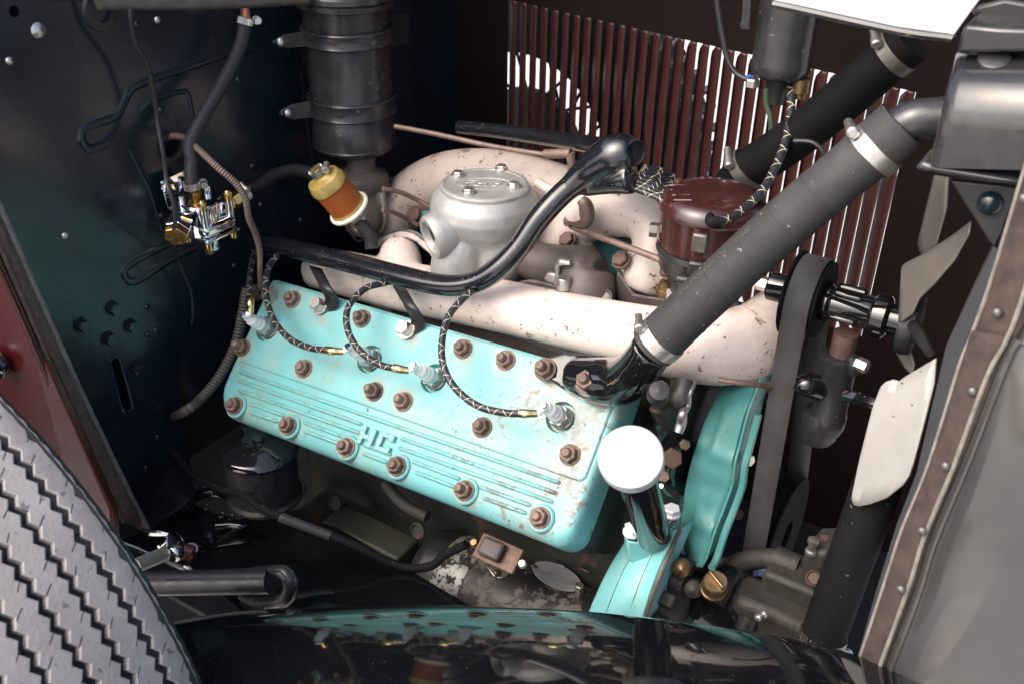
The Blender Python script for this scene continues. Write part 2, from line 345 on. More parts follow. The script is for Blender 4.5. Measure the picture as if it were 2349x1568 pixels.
def cut(o, cutters):
    c = join('cutter', cutters)
    md = o.modifiers.new('cut', 'BOOLEAN'); md.operation = 'DIFFERENCE'; md.object = c; md.solver = 'EXACT'
    dg = bpy.context.evaluated_depsgraph_get(); me = bpy.data.meshes.new_from_object(o.evaluated_get(dg))
    o.modifiers.clear(); o.data = me; bpy.data.objects.remove(c)
    me.shade_smooth(); me.set_sharp_from_angle(angle=R(35)); return o
def hexprof(r, h, m, name='nut', washer=0., dome=0.):
    """hex nut with chamfered corners, optional washer under it"""
    vs, fs = [], []
    def rg(rad, z, n=6, off=0):
        b = len(vs); vs.extend([(rad * math.cos(2 * math.pi * k / n + off), rad * math.sin(2 * math.pi * k / n + off), z) for k in range(n)]); return b
    z0 = 0
    if washer:
        a = rg(washer, 0, 20); b = rg(washer, .0022, 20); fs.extend([(a + k, a + (k + 1) % 20, b + (k + 1) % 20, b + k) for k in range(20)]); fs.append(tuple(range(b, b + 20))); z0 = .0022
    a = rg(r, z0); b = rg(r, z0 + h * .86); c = rg(r * .9, z0 + h)
    for p, q in ((a, b), (b, c)): fs.extend([(p + k, p + (k + 1) % 6, q + (k + 1) % 6, q + k) for k in range(6)])
    fs.append(tuple(range(c, c + 6)))
    return mesh(name, vs, fs, m, ang=25)
NUT = hexprof(.0102, .0085, 'rust_nut', washer=.0125)
NUT_PLAIN = hexprof(.0102, .0085, 'rust_nut')
STUD = lathe_me('stud', [(.0057, 0), (.0057, .0148), (.0042, .0172), (0, .018)], 'rust_nut', 14)
BOLT = hexprof(.0088, .006, 'rust_nut', 'bolt', washer=.0108)
BOLT_DARK = hexprof(.0085, .006, 'firewall_paint', 'bolt', washer=.0105)
BOLT_ZINC = hexprof(.0085, .006, 'zinc', 'bolt')
RIVET = lathe_me('rivet', [(.0045, 0), (.0042, .0015), (.0028, .0028), (0, .0033)], 'firewall_paint', 14)
RIVET_ZINC = lathe_me('rivet', [(.0045, 0), (.0042, .0015), (.0028, .0028), (0, .0033)], 'zinc', 14)
RIVET_STEEL = lathe_me('rivet', [(.0045, 0), (.0042, .0015), (.0028, .0028), (0, .0033)], 'steel_dark', 14)
def nut_at(parent, p, n, plain=False, s=1., twist=None):
    a = random.uniform(0, 1) if twist is None else twist
    b0 = basis(n); x = b0[0] * math.cos(a) + b0[1] * math.sin(a)
    o = obj('nut', NUT_PLAIN if plain else NUT, parent, mtx(p, n, x, s)); st = bpy.data.objects.new('stud', STUD); COL.objects.link(st); st.parent = o; st.matrix_basis = Matrix.Diagonal((1, 1, random.uniform(.82, 1.22), 1))
    return o
def clampset(parent, c, ax, r, w=.011, screw_dir=None, m='clamp_band', sl=.018):
    """worm-drive hose clamp: band > screw"""
    b = ring('clamp', c, ax, [(r, -w / 2), (r + .0016, -w / 2), (r + .0016, w / 2), (r, w / 2)], m, parent, 40)
    sd = (V3(screw_dir) - V3(ax) * V3(screw_dir).dot(V3(ax).normalized())).normalized(); t = V3(ax).normalized().cross(sd)
    a = mtx(V3(c) + sd * (r + .0055) - t * sl / 2, t)
    s = bpy.data.objects.new('screw', lathe_me('screw', [(0, 0), (.0042, 0), (.0042, sl * .7), (.0055, sl * .7), (.0055, sl * .95), (.004, sl), (0, sl)], 'zinc', 12)); COL.objects.link(s); s.parent = b; s.matrix_basis = mtx((0, 0, 0), ax).inverted() @ Matrix.Translation(-V3(c)) @ a if False else b.matrix_basis.inverted() @ a
    return b
# ================================================================== SETTING
def plane(name, z, s, m, c=(0, 0)):
    o = obj(name, mesh(name, [(c[0] - s, c[1] - s, z), (c[0] + s, c[1] - s, z), (c[0] + s, c[1] + s, z), (c[0] - s, c[1] + s, z)], [(0, 1, 2, 3)], m)); o['kind'] = 'structure'; return o
plane('ground', -.92, 120, 'concrete')
# ---- firewall
XF = -.40
FWO = thing('firewall', 'glossy blue-black firewall panel with pressed beads behind the engine', 'firewall', (XF, .19, -.3))
fw_pts = [(-60, 340), (0, 478), (130, 755), (230, 985), (347, 1214), (448, 1125), (436, 1060), (416, 930), (404, 790)]
P = [at(p, x=XF) for p in fw_pts] + [V3((XF, -.02, -.14)), V3((XF, .64, -.14)), V3((XF, .64, .62)), V3((XF, -.29, .62))]
panel = prism('panel', P, (-.03, 0, 0), 'firewall_paint', FWO)
cs = [lathe('c', at((391, 336), x=XF) - V3((.022, 0, 0)), (1, 0, 0), [(.0165, 0), (.0165, .05)], 'dull_black', None, 24)]
slot = [at(p, x=XF) for p in ((256, 822), (268, 818), (276, 830), (303, 925), (300, 940), (288, 944), (279, 932), (253, 838))]
cs.append(prism('c', [p + V3((.02, 0, 0)) for p in slot], (-.04, 0, 0), 'dull_black'))
cs.append(lathe('c', at((33, 27), x=XF) - V3((.02, 0, 0)), (1, 0, 0), [(.006, 0), (.006, .05)], 'dull_black', None, 16))
cut(panel, cs)
tube('slot_glint_lip', [p + V3((.0004, 0, 0)) for p in slot] + [slot[0] + V3((.0004, 0, 0))], .0016, 'firewall_paint', FWO, 8, 3)  # lip added to catch a highlight along the slot edge
def bead(pts, r=.0045): tube('pressed_bead', [at(c1(*p), x=XF) - V3((r * 1.35, 0, 0)) for p in pts], r * 1.85, 'firewall_paint', FWO, 16, 6)
bead([(555, 632), (470, 668), (410, 682), (378, 655), (376, 615), (400, 585), (530, 535), (565, 480), (600, 415), (660, 380), (740, 350), (900, 295), (1060, 245), (1180, 225), (1260, 262), (1330, 248)])
bead([(900, 1135), (780, 1195), (650, 1278), (600, 1292), (572, 1268), (575, 1235), (620, 1200), (720, 1145), (800, 1110), (900, 1070)])
bead([(590, 680), (640, 780), (690, 880), (720, 980), (745, 1060)], .003)
bead([(640, 520), (690, 470), (760, 440), (845, 420), (870, 460), (885, 560), (900, 640)], .003)
bead([(1385, 330), (1405, 500), (1430, 680), (1440, 760)], .003)
for p in ((260, 708), (187, 746), (250, 777), (301, 748), (313, 842), (362, 929), (300, 775)):
    if p != (300, 775): obj('bolt', BOLT_DARK, FWO, mtx(at(p, x=XF), (1, 0, 0), (0, .6, .8)))
for p in ((337, 705), (338, 767), (358, 758), (149, 541), (369, 252), (361, 46), (314, 57), (598, 470), (538, 610), (546, 183), (579, 382), (362, 1002), (335, 1072), (1207, 54), (370, 495), (690, 505), (21, 140), (1180, 54)):
    if p[0] < 1170: obj('rivet', RIVET_ZINC if p in ((21, 140), (361, 46), (149, 541)) else RIVET, FWO, mtx(at(p, x=XF), (1, 0, 0)))
sm = lathe_me('screw', [(.0085, 0), (.0085, .001), (.006, .0035), (0, .0045)], 'zinc', 20)
obj('screw', sm, FWO, mtx(at((87, 70), x=XF), (1, 0, 0)))
ring('grommet', at((391, 336), x=XF), (1, 0, 0), [(.0145, -.004), (.0185, -.002), (.0185, .003), (.0145, .003)], 'satin_black', FWO)
ring('grommet', at((397, 1033), x=XF), (1, 0, 0), [(.005, -.002), (.0105, -.002), (.0095, .005), (.005, .006)], 'gloss_black', FWO)
ring('rolled_edge', at((230, 25), x=XF), (1, 0, 0), [(.012, -.001), (.024, -.001), (.022, .004), (.013, .006)], 'satin_black', FWO)
fp = at((912, 68), x=XF); box('data_tag', fp + V3((.002, 0, 0)), (.055, .048, .0015), 'dull_black', FWO, (1, 0, 0), (0, 1, 0), .001)
# dark panel standing in for the shade under the firewall
tun = box('tunnel_shade', (-.70, .3, -.35), (.02, 1.4, 1.0), 'dull_black'); tag(tun, 'dark panel standing in for the shade below and behind the firewall', 'panel')
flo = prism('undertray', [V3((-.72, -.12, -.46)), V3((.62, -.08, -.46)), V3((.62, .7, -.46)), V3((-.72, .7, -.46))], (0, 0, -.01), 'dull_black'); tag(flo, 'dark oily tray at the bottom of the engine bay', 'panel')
# ---- body side and lacing at the left
bl = [at(p, y=-.245) for p in ((-120, 300), (0, 602), (120, 872), (254, 1172), (262, 1260), (150, 1500), (-120, 1500))]
BS = thing('body_side', 'dark red body side panel left of the firewall edge', 'body panel', bl[2])
prism('panel', bl, (0, .012, 0), 'maroon', BS, .003)
hp = at((2, 832), y=-.252)
lathe('latch_dish', hp, (0, -1, 0), [(0, .003), (.011, .003), (.014, .0075), (.017, .009), (.0185, .006), (.0185, 0), (0, 0)], 'gloss_black', BS)
obj('latch_pin', lathe_me('p', [(.004, 0), (.004, .012), (0, .014)], 'zinc', 12), BS, mtx(hp + V3((0, -.002, 0)), (0, -1, 0)))
LC = thing('cowl_lacing', 'frayed brown woven lacing strip along the near edge of the firewall', 'lacing', at((180, 900), x=XF + .01))
La = [at(p, x=XF + .012) for p in ((-60, 470), (0, 600), (100, 830), (180, 1010), (262, 1185))]
Lb = [at(p, x=XF + .012) for p in ((-60, 350), (0, 482), (115, 745), (215, 965), (338, 1215))]
def bandrows(a, b, bul, k=5):
    a = spline(a, 6); b = spline(b, 6); rows = []
    for p, q in zip(a, b):
        p, q = V3(p), V3(q); rows.append([p.lerp(q, t / k) + V3(bul) * math.sin(math.pi * t / k) for t in range(k + 1)])
    return rows
rw = bandrows(La, Lb, (.006, -.002, 0)); grid('backing', rw, 'lacing', LC, .003)
tube('edge_cord', [V3(r_[-1]) + V3((.002, 0, 0)) for r_ in rw[::4]], .004, 'lacing_edge', LC, 8, 4, wob=.1)
tube('edge_cord', [V3(r_[1]) + V3((.003, 0, 0)) for r_ in rw[::4]], .003, 'lacing', LC, 8, 4, wob=.15)
tube('edge_cord', [V3(r_[0]) + V3((.004, -.004, 0)) for r_ in rw[::4]], .0045, 'maroon', LC, 10, 4)
# ---- far hood side with louvres
YH = .62
HO = thing('hood', 'closed far half of the dark red hood with a row of louvres', 'hood', (0, YH, -.3))
lx0, lx1 = at((1180, 8), y=YH), at((2090, 216), y=YH)
NL = 33; pitch = (lx1.x - lx0.x) / (NL - 1)
def ztop(x): return lx0.z + (lx1.z - lx0.z) * (x - lx0.x) / (lx1.x - lx0.x) + .004
ZB = -.08; xa, xb = lx0.x - pitch * .6, lx1.x + pitch * .3
pv, pf = [], []
def quad(a, b, c, d): k = len(pv); pv.extend([V3((a[0], YH, a[1])), V3((b[0], YH, b[1])), V3((c[0], YH, c[1])), V3((d[0], YH, d[1]))]); pf.append((k, k + 1, k + 2, k + 3))
quad((-.43, .62), (xb, .62), (xb, ztop(xb)), (xa, ztop(xa))) if False else quad((xa, .60), (xb, .60), (xb, ztop(xb)), (xa, ztop(xa)))
quad((-.43, .60), (xa, .60), (xa, -.5), (-.43, -.5)); quad((xb, .60), (.60, .60), (.60, -.5), (xb, -.5)); quad((xa, ZB), (xb, ZB), (xb, -.5), (xa, -.5))
HS = hp_ = obj('side_panel', mesh('panel', pv, pf, 'maroon_shaded', smooth=False), HO); s_ = hp_.modifiers.new('s', 'SOLIDIFY'); s_.thickness = .0012; s_.offset = 0
for i in range(NL):
    x = lx0.x + pitch * i; zt = ztop(x); sw = pitch * (.45 + .06 * i / NL)
    rows = []
    for dz, f in ((0, 0.), (.004, .35), (.010, .8), (.018, 1.), ((zt - ZB) * .5, 1.), (zt - ZB - .012, 1.), (zt - ZB - .004, .5), (zt - ZB, 0.)):
        z = zt - dz
        rows.append([V3((x + sw * .5, YH - .0005, z)), V3((x, YH - .0005, z)), V3((x - sw * .35, YH + .0005 * f, z)), V3((x - sw * .6, YH + .003 * f, z)), V3((x - sw * .6 - .003 * f, YH + .007 * f, z)), V3((x - sw * .6 - pitch * .50 * f, YH + .0125 * f, z))])
    o = grid('louvre', rows, 'maroon_slat', HS, .0013)
# closed half of the hood top above the far bank
ht = [V3((-.43, .615, .575)), V3((.60, .615, .575)), V3((.60, .40, .68)), V3((.60, .24, .72)), V3((-.43, .24, .76)), V3((-.43, .40, .70))]
rows = [[V3((-.43, y, z)), V3((.1, y, z - .005)), V3((.60, y, z - .03))] for y, z in ((.615, .565), (.58, .63), (.50, .68), (.38, .72), (.24, .75))]
grid('top_panel', rows, 'maroon_shaded', HO, .003)
# ---- what is seen through the louvres: wire wheel on the far side
wc = at((1222, 335), y=.80)
WH = thing('far_spare_wheel', 'spare wire wheel on the far fender glimpsed through the louvres', 'wheel', wc)
RX = V3((0, 1, 0)); rim = .195
ring('tyre', wc, RX, [(rim, -.055), (rim + .05, -.075), (rim + .12, -.07), (rim + .155, -.05), (rim + .155, .05), (rim + .12, .07), (rim + .05, .075), (rim, .055)], 'tyre_groove', WH, 64)
ring('rim', wc, RX, [(rim - .006, -.05), (rim + .004, -.05), (rim + .004, .05), (rim - .006, .05)], 'dull_black', WH, 64)
lathe('hub', wc - RX * .03, RX, [(.118, 0), (.118, .02), (.06, .05), (0, .055)], 'dull_black', WH)
sp_me = lathe_me('spoke', [(.0032, 0), (.0032, 1)], 'dull_black', 6)
for k in range(28):
    a = 2 * math.pi * k / 28; b = a + (.28 if k % 2 else -.28); off = .03 if k % 4 < 2 else -.03
    p0 = wc + V3((math.cos(a) * .10, off * .6, math.sin(a) * .10)); p1 = wc + V3((math.cos(b) * rim, -off * .4, math.sin(b) * rim))
    m4 = mtx(p0, p1 - p0); m4 = m4 @ Matrix.Diagonal((1, 1, (p1 - p0).length, 1)); obj('spoke', sp_me, WH, m4)
tb = box('t', (0, 0, 0), (.022, .006, .045), 'tyre_rubber', None, bevel=0); tme = tb.data; bpy.data.objects.remove(tb)
for k in range(70):
    a = 2 * math.pi * k / 70
    for sgn in (-1, 1):
        obj('tread_block', tme, WH, mtx(wc + V3((math.cos(a) * (rim + .156), sgn * .028, math.sin(a) * (rim + .156))), (math.cos(a), 0, math.sin(a)), (0, 1, .35 * sgn)))
# pale car beyond the louvres
pc = thing('parked_car', 'pale parked car body beyond the louvres, seen in slits', 'car', (1.2, 3.4, -.92))
prism('body', [V3((-.6, 3.2, -.75)), V3((3.6, 3.2, -.75)), V3((3.6, 3.2, -.1)), V3((2.2, 3.2, .35)), V3((.9, 3.2, .35)), V3((.3, 3.2, -.1)), V3((-.6, 3.2, -.2))], (0, 1.5, 0), 'white_paint', pc, .04)
prism('red_stripe', [V3((-.6, 3.18, -.62)), V3((3.6, 3.18, -.62)), V3((3.6, 3.18, -.57)), V3((-.6, 3.18, -.57))], (0, .01, 0), 'car_red', pc)
for wx in (.2, 2.8): ring('wheel', V3((wx, 3.22, -.62)), (0, 1, 0), [(.02, -.02), (.3, -.02), (.3, .15), (.02, .15)], 'tyre_groove', pc)
# ---- spare tyre in the near fender
TY0, TR, tc = -.425, .385, V3((-.285, 0, -.135))
ST = thing('spare_tyre', 'spare tyre with grey zigzag tread in the near fender well', 'tyre', (tc.x, -.5, tc.z - TR))
TW, NR = .19, 7
def tp(a, y, r): return V3((tc.x + math.cos(a) * r, y, tc.z + math.sin(a) * r))
prof = [(TR - .16, TY0 - .02), (TR - .10, TY0 + .012), (TR - .05, TY0 + .016), (TR - .016, TY0 + .004), (TR - .0085, TY0 - .004), (TR - .0085, TY0 - TW + .004), (TR - .016, TY0 - TW - .004), (TR - .05, TY0 - TW - .016), (TR - .10, TY0 - TW - .012), (TR - .16, TY0 - TW + .02)]
vs, fs = [], []; NA = 120
for k in range(NA):
    a = 2 * math.pi * k / NA
    for r, y in prof: vs.append(tp(a, y, r))
q = len(prof)
for k in range(NA):
    for j in range(q): fs.append((k * q + j, ((k + 1) % NA) * q + j, ((k + 1) % NA) * q + (j + 1) % q, k * q + (j + 1) % q))
obj('carcass', mesh('carcass', vs, fs, 'tyre_groove'), ST)
NT = 150; rw_ = TW / NR
def crown(y): t = (y - (TY0 - TW / 2)) / (TW / 2); return TR - .010 * abs(t) ** 2.4
for i in range(NR):
    y0 = TY0 - rw_ * i; y1 = y0 - rw_; g = .0027; am = .0026
    vs, fs = [], []
    for k in range(NT * 2):
        a = math.pi * k / NT; s = 1 if k % 2 else -1
        e0 = (TY0 - (.0015 if s > 0 else .0) if i == 0 else y0 - g + s * am); e1 = (TY0 - TW + .0 if i == NR - 1 else y1 + g + s * am)
        for y, dr in ((e0, -.010), (e0 - .0008, -.0006), (e0 - .002, 0), (e1 + .002, 0), (e1 + .0008, -.0006), (e1, -.010)):
            vs.append(tp(a, y, crown(y) + dr + (-.0006 if (i in (0, NR - 1) and k % 8 == 0) else 0)))
    M_ = NT * 2
    for k in range(M_):
        k2 = (k + 1) % M_
        for j in range(5): fs.append((k * 6 + j, k2 * 6 + j, k2 * 6 + j + 1, k * 6 + j + 1))
    obj('tread_rib', mesh('tread_rib', vs, fs, 'tyre_rubber', ang=30), ST)
sv, sf = [], []
for i in range(NR):
    yc0 = TY0 - rw_ * i - .004; 
    for k in range(0, NT * 2, 6):
        for y_, dl in ((yc0 - random.uniform(0, .002), -1), (TY0 - rw_ * (i + 1) + .005, 1)):
            a = math.pi * (k + random.uniform(-.4, .4) + (3 if dl > 0 else 0)) / NT; ln = random.uniform(.005, .009); da = .0005 / TR; sk_ = .006 * dl / TR
            b = len(sv); y2 = y_ + dl * ln
            for yy, aa in ((y_, a - da), (y_, a + da), (y2, a + da + sk_), (y2, a - da + sk_)): sv.append(tp(aa, yy, crown(yy) + .00015))
            sf.append((b, b + 1, b + 2, b + 3))
o = obj('sipe', mesh('sipe', sv, sf, 'tyre_groove', smooth=False), ST); o['kind'] = 'stuff'
# ---- fender
cr = [(430, 1420, -.285), (560, 1400, -.265), (750, 1391, -.245), (1000, 1388, -.215), (1200, 1394, -.19), (1400, 1406, -.17), (1600, 1430, -.15), (1800, 1460, -.132), (1960, 1500, -.12), (2120, 1560, -.115)]
C = [at((a, b), n=(-.23, 0, 1), q=V3((.262, 0, -.045))) for a, b, y in cr]
rows = []
S_ = spline([tuple(p) for p in C], 5)
for px, py, pz in S_:
    p = V3((px, py, pz)); row = [p + V3((0, .035, -.35)), p + V3((0, .030, -.10)), p + V3((0, .022, -.025))]
    q_ = p.copy(); row.append(q_.copy()); a = 47.
    while a > 9.5:                                   # tight at the crest, slowly flattening outwards
        st = .003 if a > 21 else .008; rc = .030 if a > 21 else .30
        q_ = q_ + V3((0, -math.cos(R(a)), math.sin(R(a)))) * st; a -= math.degrees(st / rc); row.append(q_.copy())
    last = row[-1]
    for t in (.03, .06, .12, .25, .45): row.append(last + V3((0, -t, t * .16 - t * t * .25)))
    rows.append(row)
FE = thing('front_fender', 'glossy black front fender in the foreground mirroring the engine', 'fender', C[4])
grid('fender_skin', rows, 'fender_black', FE)
# inner apron below the cable
a0, a1, a2, a3 = at((345, 1222), z=-.275), at((700, 1165), z=-.30), at((1090, 1395), y=-.11), at((560, 1405), y=-.255)
rows = []
for i in range(9):
    t = i / 8; l = a0.lerp(a3, t); r_ = a1.lerp(a2, t); rows.append([l.lerp(r_, j / 10) + V3((0, 0, .012 * math.sin(math.pi * j / 10) * math.sin(math.pi * t))) for j in range(11)])
grid('inner_apron', rows, 'fender_black', FE)
# brace tube with its socket
b0, b1 = at((300, 1338), y=-.30), at((622, 1331), y=-.24)
BT = thing('fender_brace', 'black brace tube entering an oval socket on the fender apron', 'brace', b1)
tube('brace_tube', [b0, b0.lerp(b1, .5), b1], .0145, 'satin_black', BT, 20)
sk = [at(cL(*p), y=-.235) for p in ((1640, 1050), (1760, 1045), (1880, 1070), (1950, 1150), (1960, 1250), (1900, 1350), (1780, 1400), (1600, 1405), (1450, 1360), (1400, 1330))]
tube('socket_lip', sk, [.002, .006, .008, .009, .009, .009, .008, .007, .004, .002], 'canister_black', BT, 12, 5)
tube('cross_rod', ats([c8(820, 1420), c8(960, 1370), c8(1120, 1300), c8(1230, 1240)], y=-.27), .005, 'satin_black', BT, 10)
# ================================================================== RADIATOR END
RA = thing('radiator', 'black radiator with its top tank and fine core at the right', 'radiator', (.56, .19, -.3))
def tk(p, y=.03): return at(p, y=y)
tkp = [tk(p) for p in (c4(1090, 262), c4(1050, 420), c4(1000, 640), c4(962, 800), c4(1430, 880), (2349 + 90, 440), (2349 + 90, 110), c4(1400, 250))]
prism('tank_back', [p + V3((0, .06, 0)) for p in tkp], (0, .28, 0), 'tank_black', RA, .006, 3)
trow = []
for yy, xl, dy_ in ((250, 1096, .085), (262, 1090, .066), (330, 1076, .044), (420, 1052, .030), (540, 1024, .023), (660, 996, .020), (800, 962, .020)):
    trow.append([tk(c4(xl + 4, yy), dy_ + .10), tk(c4(xl, yy), dy_ + .012), tk(c4(xl + 12, yy + 1), dy_ + .002), tk(c4(xl + 60, yy + 6), dy_), tk(c4(1350, yy + 14), dy_ - .004), tk(c4(1700, yy + 20), dy_ - .004)])
grid('top_tank', trow, 'tank_black', RA)
up = [tk(p, .05) for p in (c4(1135, 120), c4(1095, 258), (2440, 118), (2440, 70), c4(1300, 135))]
prism('tank_crown', up, (0, .30, -.0), 'tank_black', RA, .003, 2)
fl = [tk(p, .022) for p in (c4(893, 815), c4(930, 770), c4(965, 785), (2430, 428), (2430, 448), c4(1390, 895), c4(1180, 868))]
prism('tank_flange', fl, (0, .34, 0), 'tank_black', RA, .003)
oc = tk(c4(1280, 286), .028)
lathe('drain_boss', tk(c4(1280, 286), .056), (0, -.5, .86), [(.012, 0), (.0115, .002), (.009, .003), (0, .0025)], 'tank_black', RA, 24)
gs = [tk(p, .045) for p in (c4(1065, 865), c4(1400, 895), c4(1330, 1090), c4(1295, 1205), c4(1250, 1160))]
prism('gusset', gs, (0, .006, 0), 'satin_black', RA, .002)
obj('rivet', RIVET, RA, mtx(tk(c4(1258, 975), .044), (0, -1, 0), s=2.2))
cp0, cp1 = V3((.535, -.06, .42)), V3((.535, .44, -.25))
# core: rear face of the radiator
cr_ = [[at(p, y=y) for p, y in ((c7(960, 0), .00), (c7(800, 330), -.03), (c7(690, 800), -.06), (c7(620, 980), -.08), (c7(545, 1220), -.10), (c7(450, 1560), -.11))]]
core_rows = []
for f in (0, 1):
    core_rows.append([p + V3((-.012 * f, .40 * f, 0)) for p in cr_[0]])
core_v = [p for r_ in core_rows for p in r_]; n_ = len(cr_[0]); cf, cu = [], []
for j in range(n_ - 1):
    cf.append((j, j + 1, n_ + j + 1, n_ + j)); zs = [core_v[k].z for k in cf[-1]]; cu.append([(0, zs[0]), (0, zs[1]), (1, zs[2]), (1, zs[3])])
obj('core', mesh('core', core_v, cf, 'core_fins', cu), RA)
# inlet neck
nk = [at(c4(1060, 555), d=.845), at(c4(1010, 565), d=.845), at(c4(900, 575), d=.85), at(c4(820, 615), d=.858), at(c4(740, 690), d=.868)]
tube('inlet_neck', nk, [.0175, .0175, .0175, .0175, .0175], 'tank_black', RA, 24)
# riveted lacing strip and grille shell
GSH = thing('grille_shell', 'grey-black glossy radiator grille shell at the right edge', 'grille shell', (.58, -.1, -.2))
inn = [((2349 + 60, 230), -.02), (c4(1415, 840), -.03), (c4(1200, 1560), -.055), (c7(880, 300), -.057), (c7(760, 700), -.08), (c7(640, 1000), -.095), (c7(575, 1200), -.105), (c7(475, 1500), -.118), (c7(440, 1600), -.12)]
out = [((2349 + 190, 230), -.03), (c4(1415 + 230, 840), -.04), (c4(1200 + 265, 1560), -.068), (c7(1050, 330), -.072), (c7(895, 710), -.095), (c7(765, 1020), -.108), (c7(700, 1230), -.118), (c7(585, 1530), -.128), (c7(550, 1630), -.13)]
Ia = [at(p, y=y) for p, y in inn]; Oa = [a.lerp(at(p, y=y), .84) for a, (p, y) in zip(Ia, out)]
LS = thing('shell_lacing', 'riveted brown lacing strip along the rear edge of the grille shell', 'lacing', Ia[4])
rw = bandrows(Ia, Oa, (0, -.005, 0), 6); grid('backing', rw, 'lacing_brown', LS, .003)
tube('edge_strip', [V3(r_[0]) + V3((0, -.002, 0)) for r_ in rw[::5]], .0016, 'lacing_edge', LS, 8, 4, wob=.08)
tube('edge_strip', [V3(r_[-2]) + V3((0, -.003, 0)) for r_ in rw[::5]], .0018, 'lacing_edge', LS, 8, 4, wob=.05)
for p, y in ((c7(985, 212), -.062), (c7(895, 497), -.077), (c7(797, 770), -.094), (c7(711, 1007), -.107), (c7(634, 1220), -.118), (c4(1296, 1497), -.058), ((2349, 455), -.04)):
    obj('rivet', RIVET_STEEL, LS, mtx(at(p, y=y - .006), (0, -1, .2), s=.8))
rows = []
for r_ in rw[::2]:
    e = V3(r_[-1]); rows.append([e + V3((-.002, .004, 0)), e + V3((.004, -.006, 0)), e + V3((.03, -.015, -.002)), e + V3((.08, -.016, -.004)), e + V3((.14, -.002, -.006)), e + V3((.22, .04, -.01)), e + V3((.30, .12, -.01))])
grid('shell_side', rows, 'shell_paint', GSH)
tube('shell_bead', [V3(r_[1]) + V3((.001, -.001, 0)) for r_ in rows[::3]], .0022, 'shell_paint', GSH, 8, 4)
# headlamp bar bracket corner at top right
tr = [at(p, y=.10) for p in (c4(1205, 20), c4(1160, 60), c4(1300, 130), (2450, 100), (2450, 20), c4(1330, -10))]
o = prism('hood_catch', tr, (0, .05, -.01), 'satin_black', None, .004); tag(o, 'dark folded hood catch above the radiator tank', 'bracket')
# white panel at the top
wp = [at(p, n=(0, -.75, .66), q=V3((.38, .12, .475))) for p in (c4(215, -40), c4(220, 0), c4(330, 22), c4(820, 128), c4(1060, 160), c4(1085, 168), c4(1210, -5), c4(1240, -40))]
WPN = thing('folded_hood_panel', 'white shiny sheet panel reaching in at the top right', 'hood panel', wp[2])
prism('sheet', wp, V3((0, .75, -.66)).normalized() * .003, 'white_paint', WPN, .001)
tube('hem', [p + V3((0, .002, -.004)) for p in wp[1:6]], .004, 'tank_black', WPN, 8, 3)
# ================================================================== ENGINE
def rrect(u0, u1, v0, v1, rad, h, n=7):
    """rounded rectangle on the head's face; rad = radii at (u1,v1),(u0,v1),(u0,v0),(u1,v0)"""
    out = []
    for (cu, cv, su, sv, a0, r) in ((u1, v1, -1, -1, 0, rad[0]), (u0, v1, 1, -1, 90, rad[1]), (u0, v0, 1, 1, 180, rad[2]), (u1, v0, -1, 1, 270, rad[3])):
        for k in range(n):
            a = R(a0 + 90 * k / (n - 1)); out.append(dkp(cu + su * r + math.cos(a) * r, cv + sv * r + math.sin(a) * r, h))
    return out
def loft(name, rings, m, parent=None, bevel=0):
    n = len(rings[0]); vs = [p for r_ in rings for p in r_]
    fs = [(i * n + k, i * n + (k + 1) % n, (i + 1) * n + (k + 1) % n, (i + 1) * n + k) for i in range(len(rings) - 1) for k in range(n)]
    fs += [tuple(range(n - 1, -1, -1)), tuple(range((len(rings) - 1) * n, len(rings) * n))]
    return obj(name, mesh(name, vs, fs, m, ang=32), parent, bevel=bevel)
HD = thing('cylinder_head', 'turquoise painted cylinder head with rusty stud nuts', 'cylinder head', dkp(-.04, .1, -.05))
rad = (.022, .034, .010, .012); rad2 = (.018, .030, .008, .010)
U0, U1 = -.325, .232
spec = [(-.05, 0, 0, rad), (-.016, 0, 0, rad), (-.0095, .0008, .0025, rad), (-.005, .002, .0065, rad), (-.002, .004, .012, rad2), (-.0005, .007, .018, rad2)]
cast = loft('casting', [rrect(U0 + i, U1 - i, -.101 + i * .6, .0985 - j, rr_, h) for h, i, j, rr_ in spec], 'teal', HD)
vstep = (dk((541, 831))[1] + dk((1310, 1092))[1]) / 2
plate = loft('upper_face', [rrect(U0 + .008, U1 - .008, -.0965, vstep, (.010, .004, .006, .008), -.002), rrect(U0 + .0085, U1 - .0085, -.096, vstep - .0005, (.010, .004, .006, .008), .0012), rrect(U0 + .010, U1 - .010, -.0945, vstep - .002, (.009, .004, .005, .007), .0026)], 'teal', HD)
plugs_px = [c5(240, 460), c5(730, 607), c5(1038, 698), c5(1645, 884)]
plug_w = [at(p, h=0) for p in plugs_px]
for tgt in (cast, plate):
    cut(tgt, [obj('c', lathe_me('c', [(.0165, -.006), (.0205, .012)], 'teal', 28), None, mtx(p, NN)) for p in plug_w])
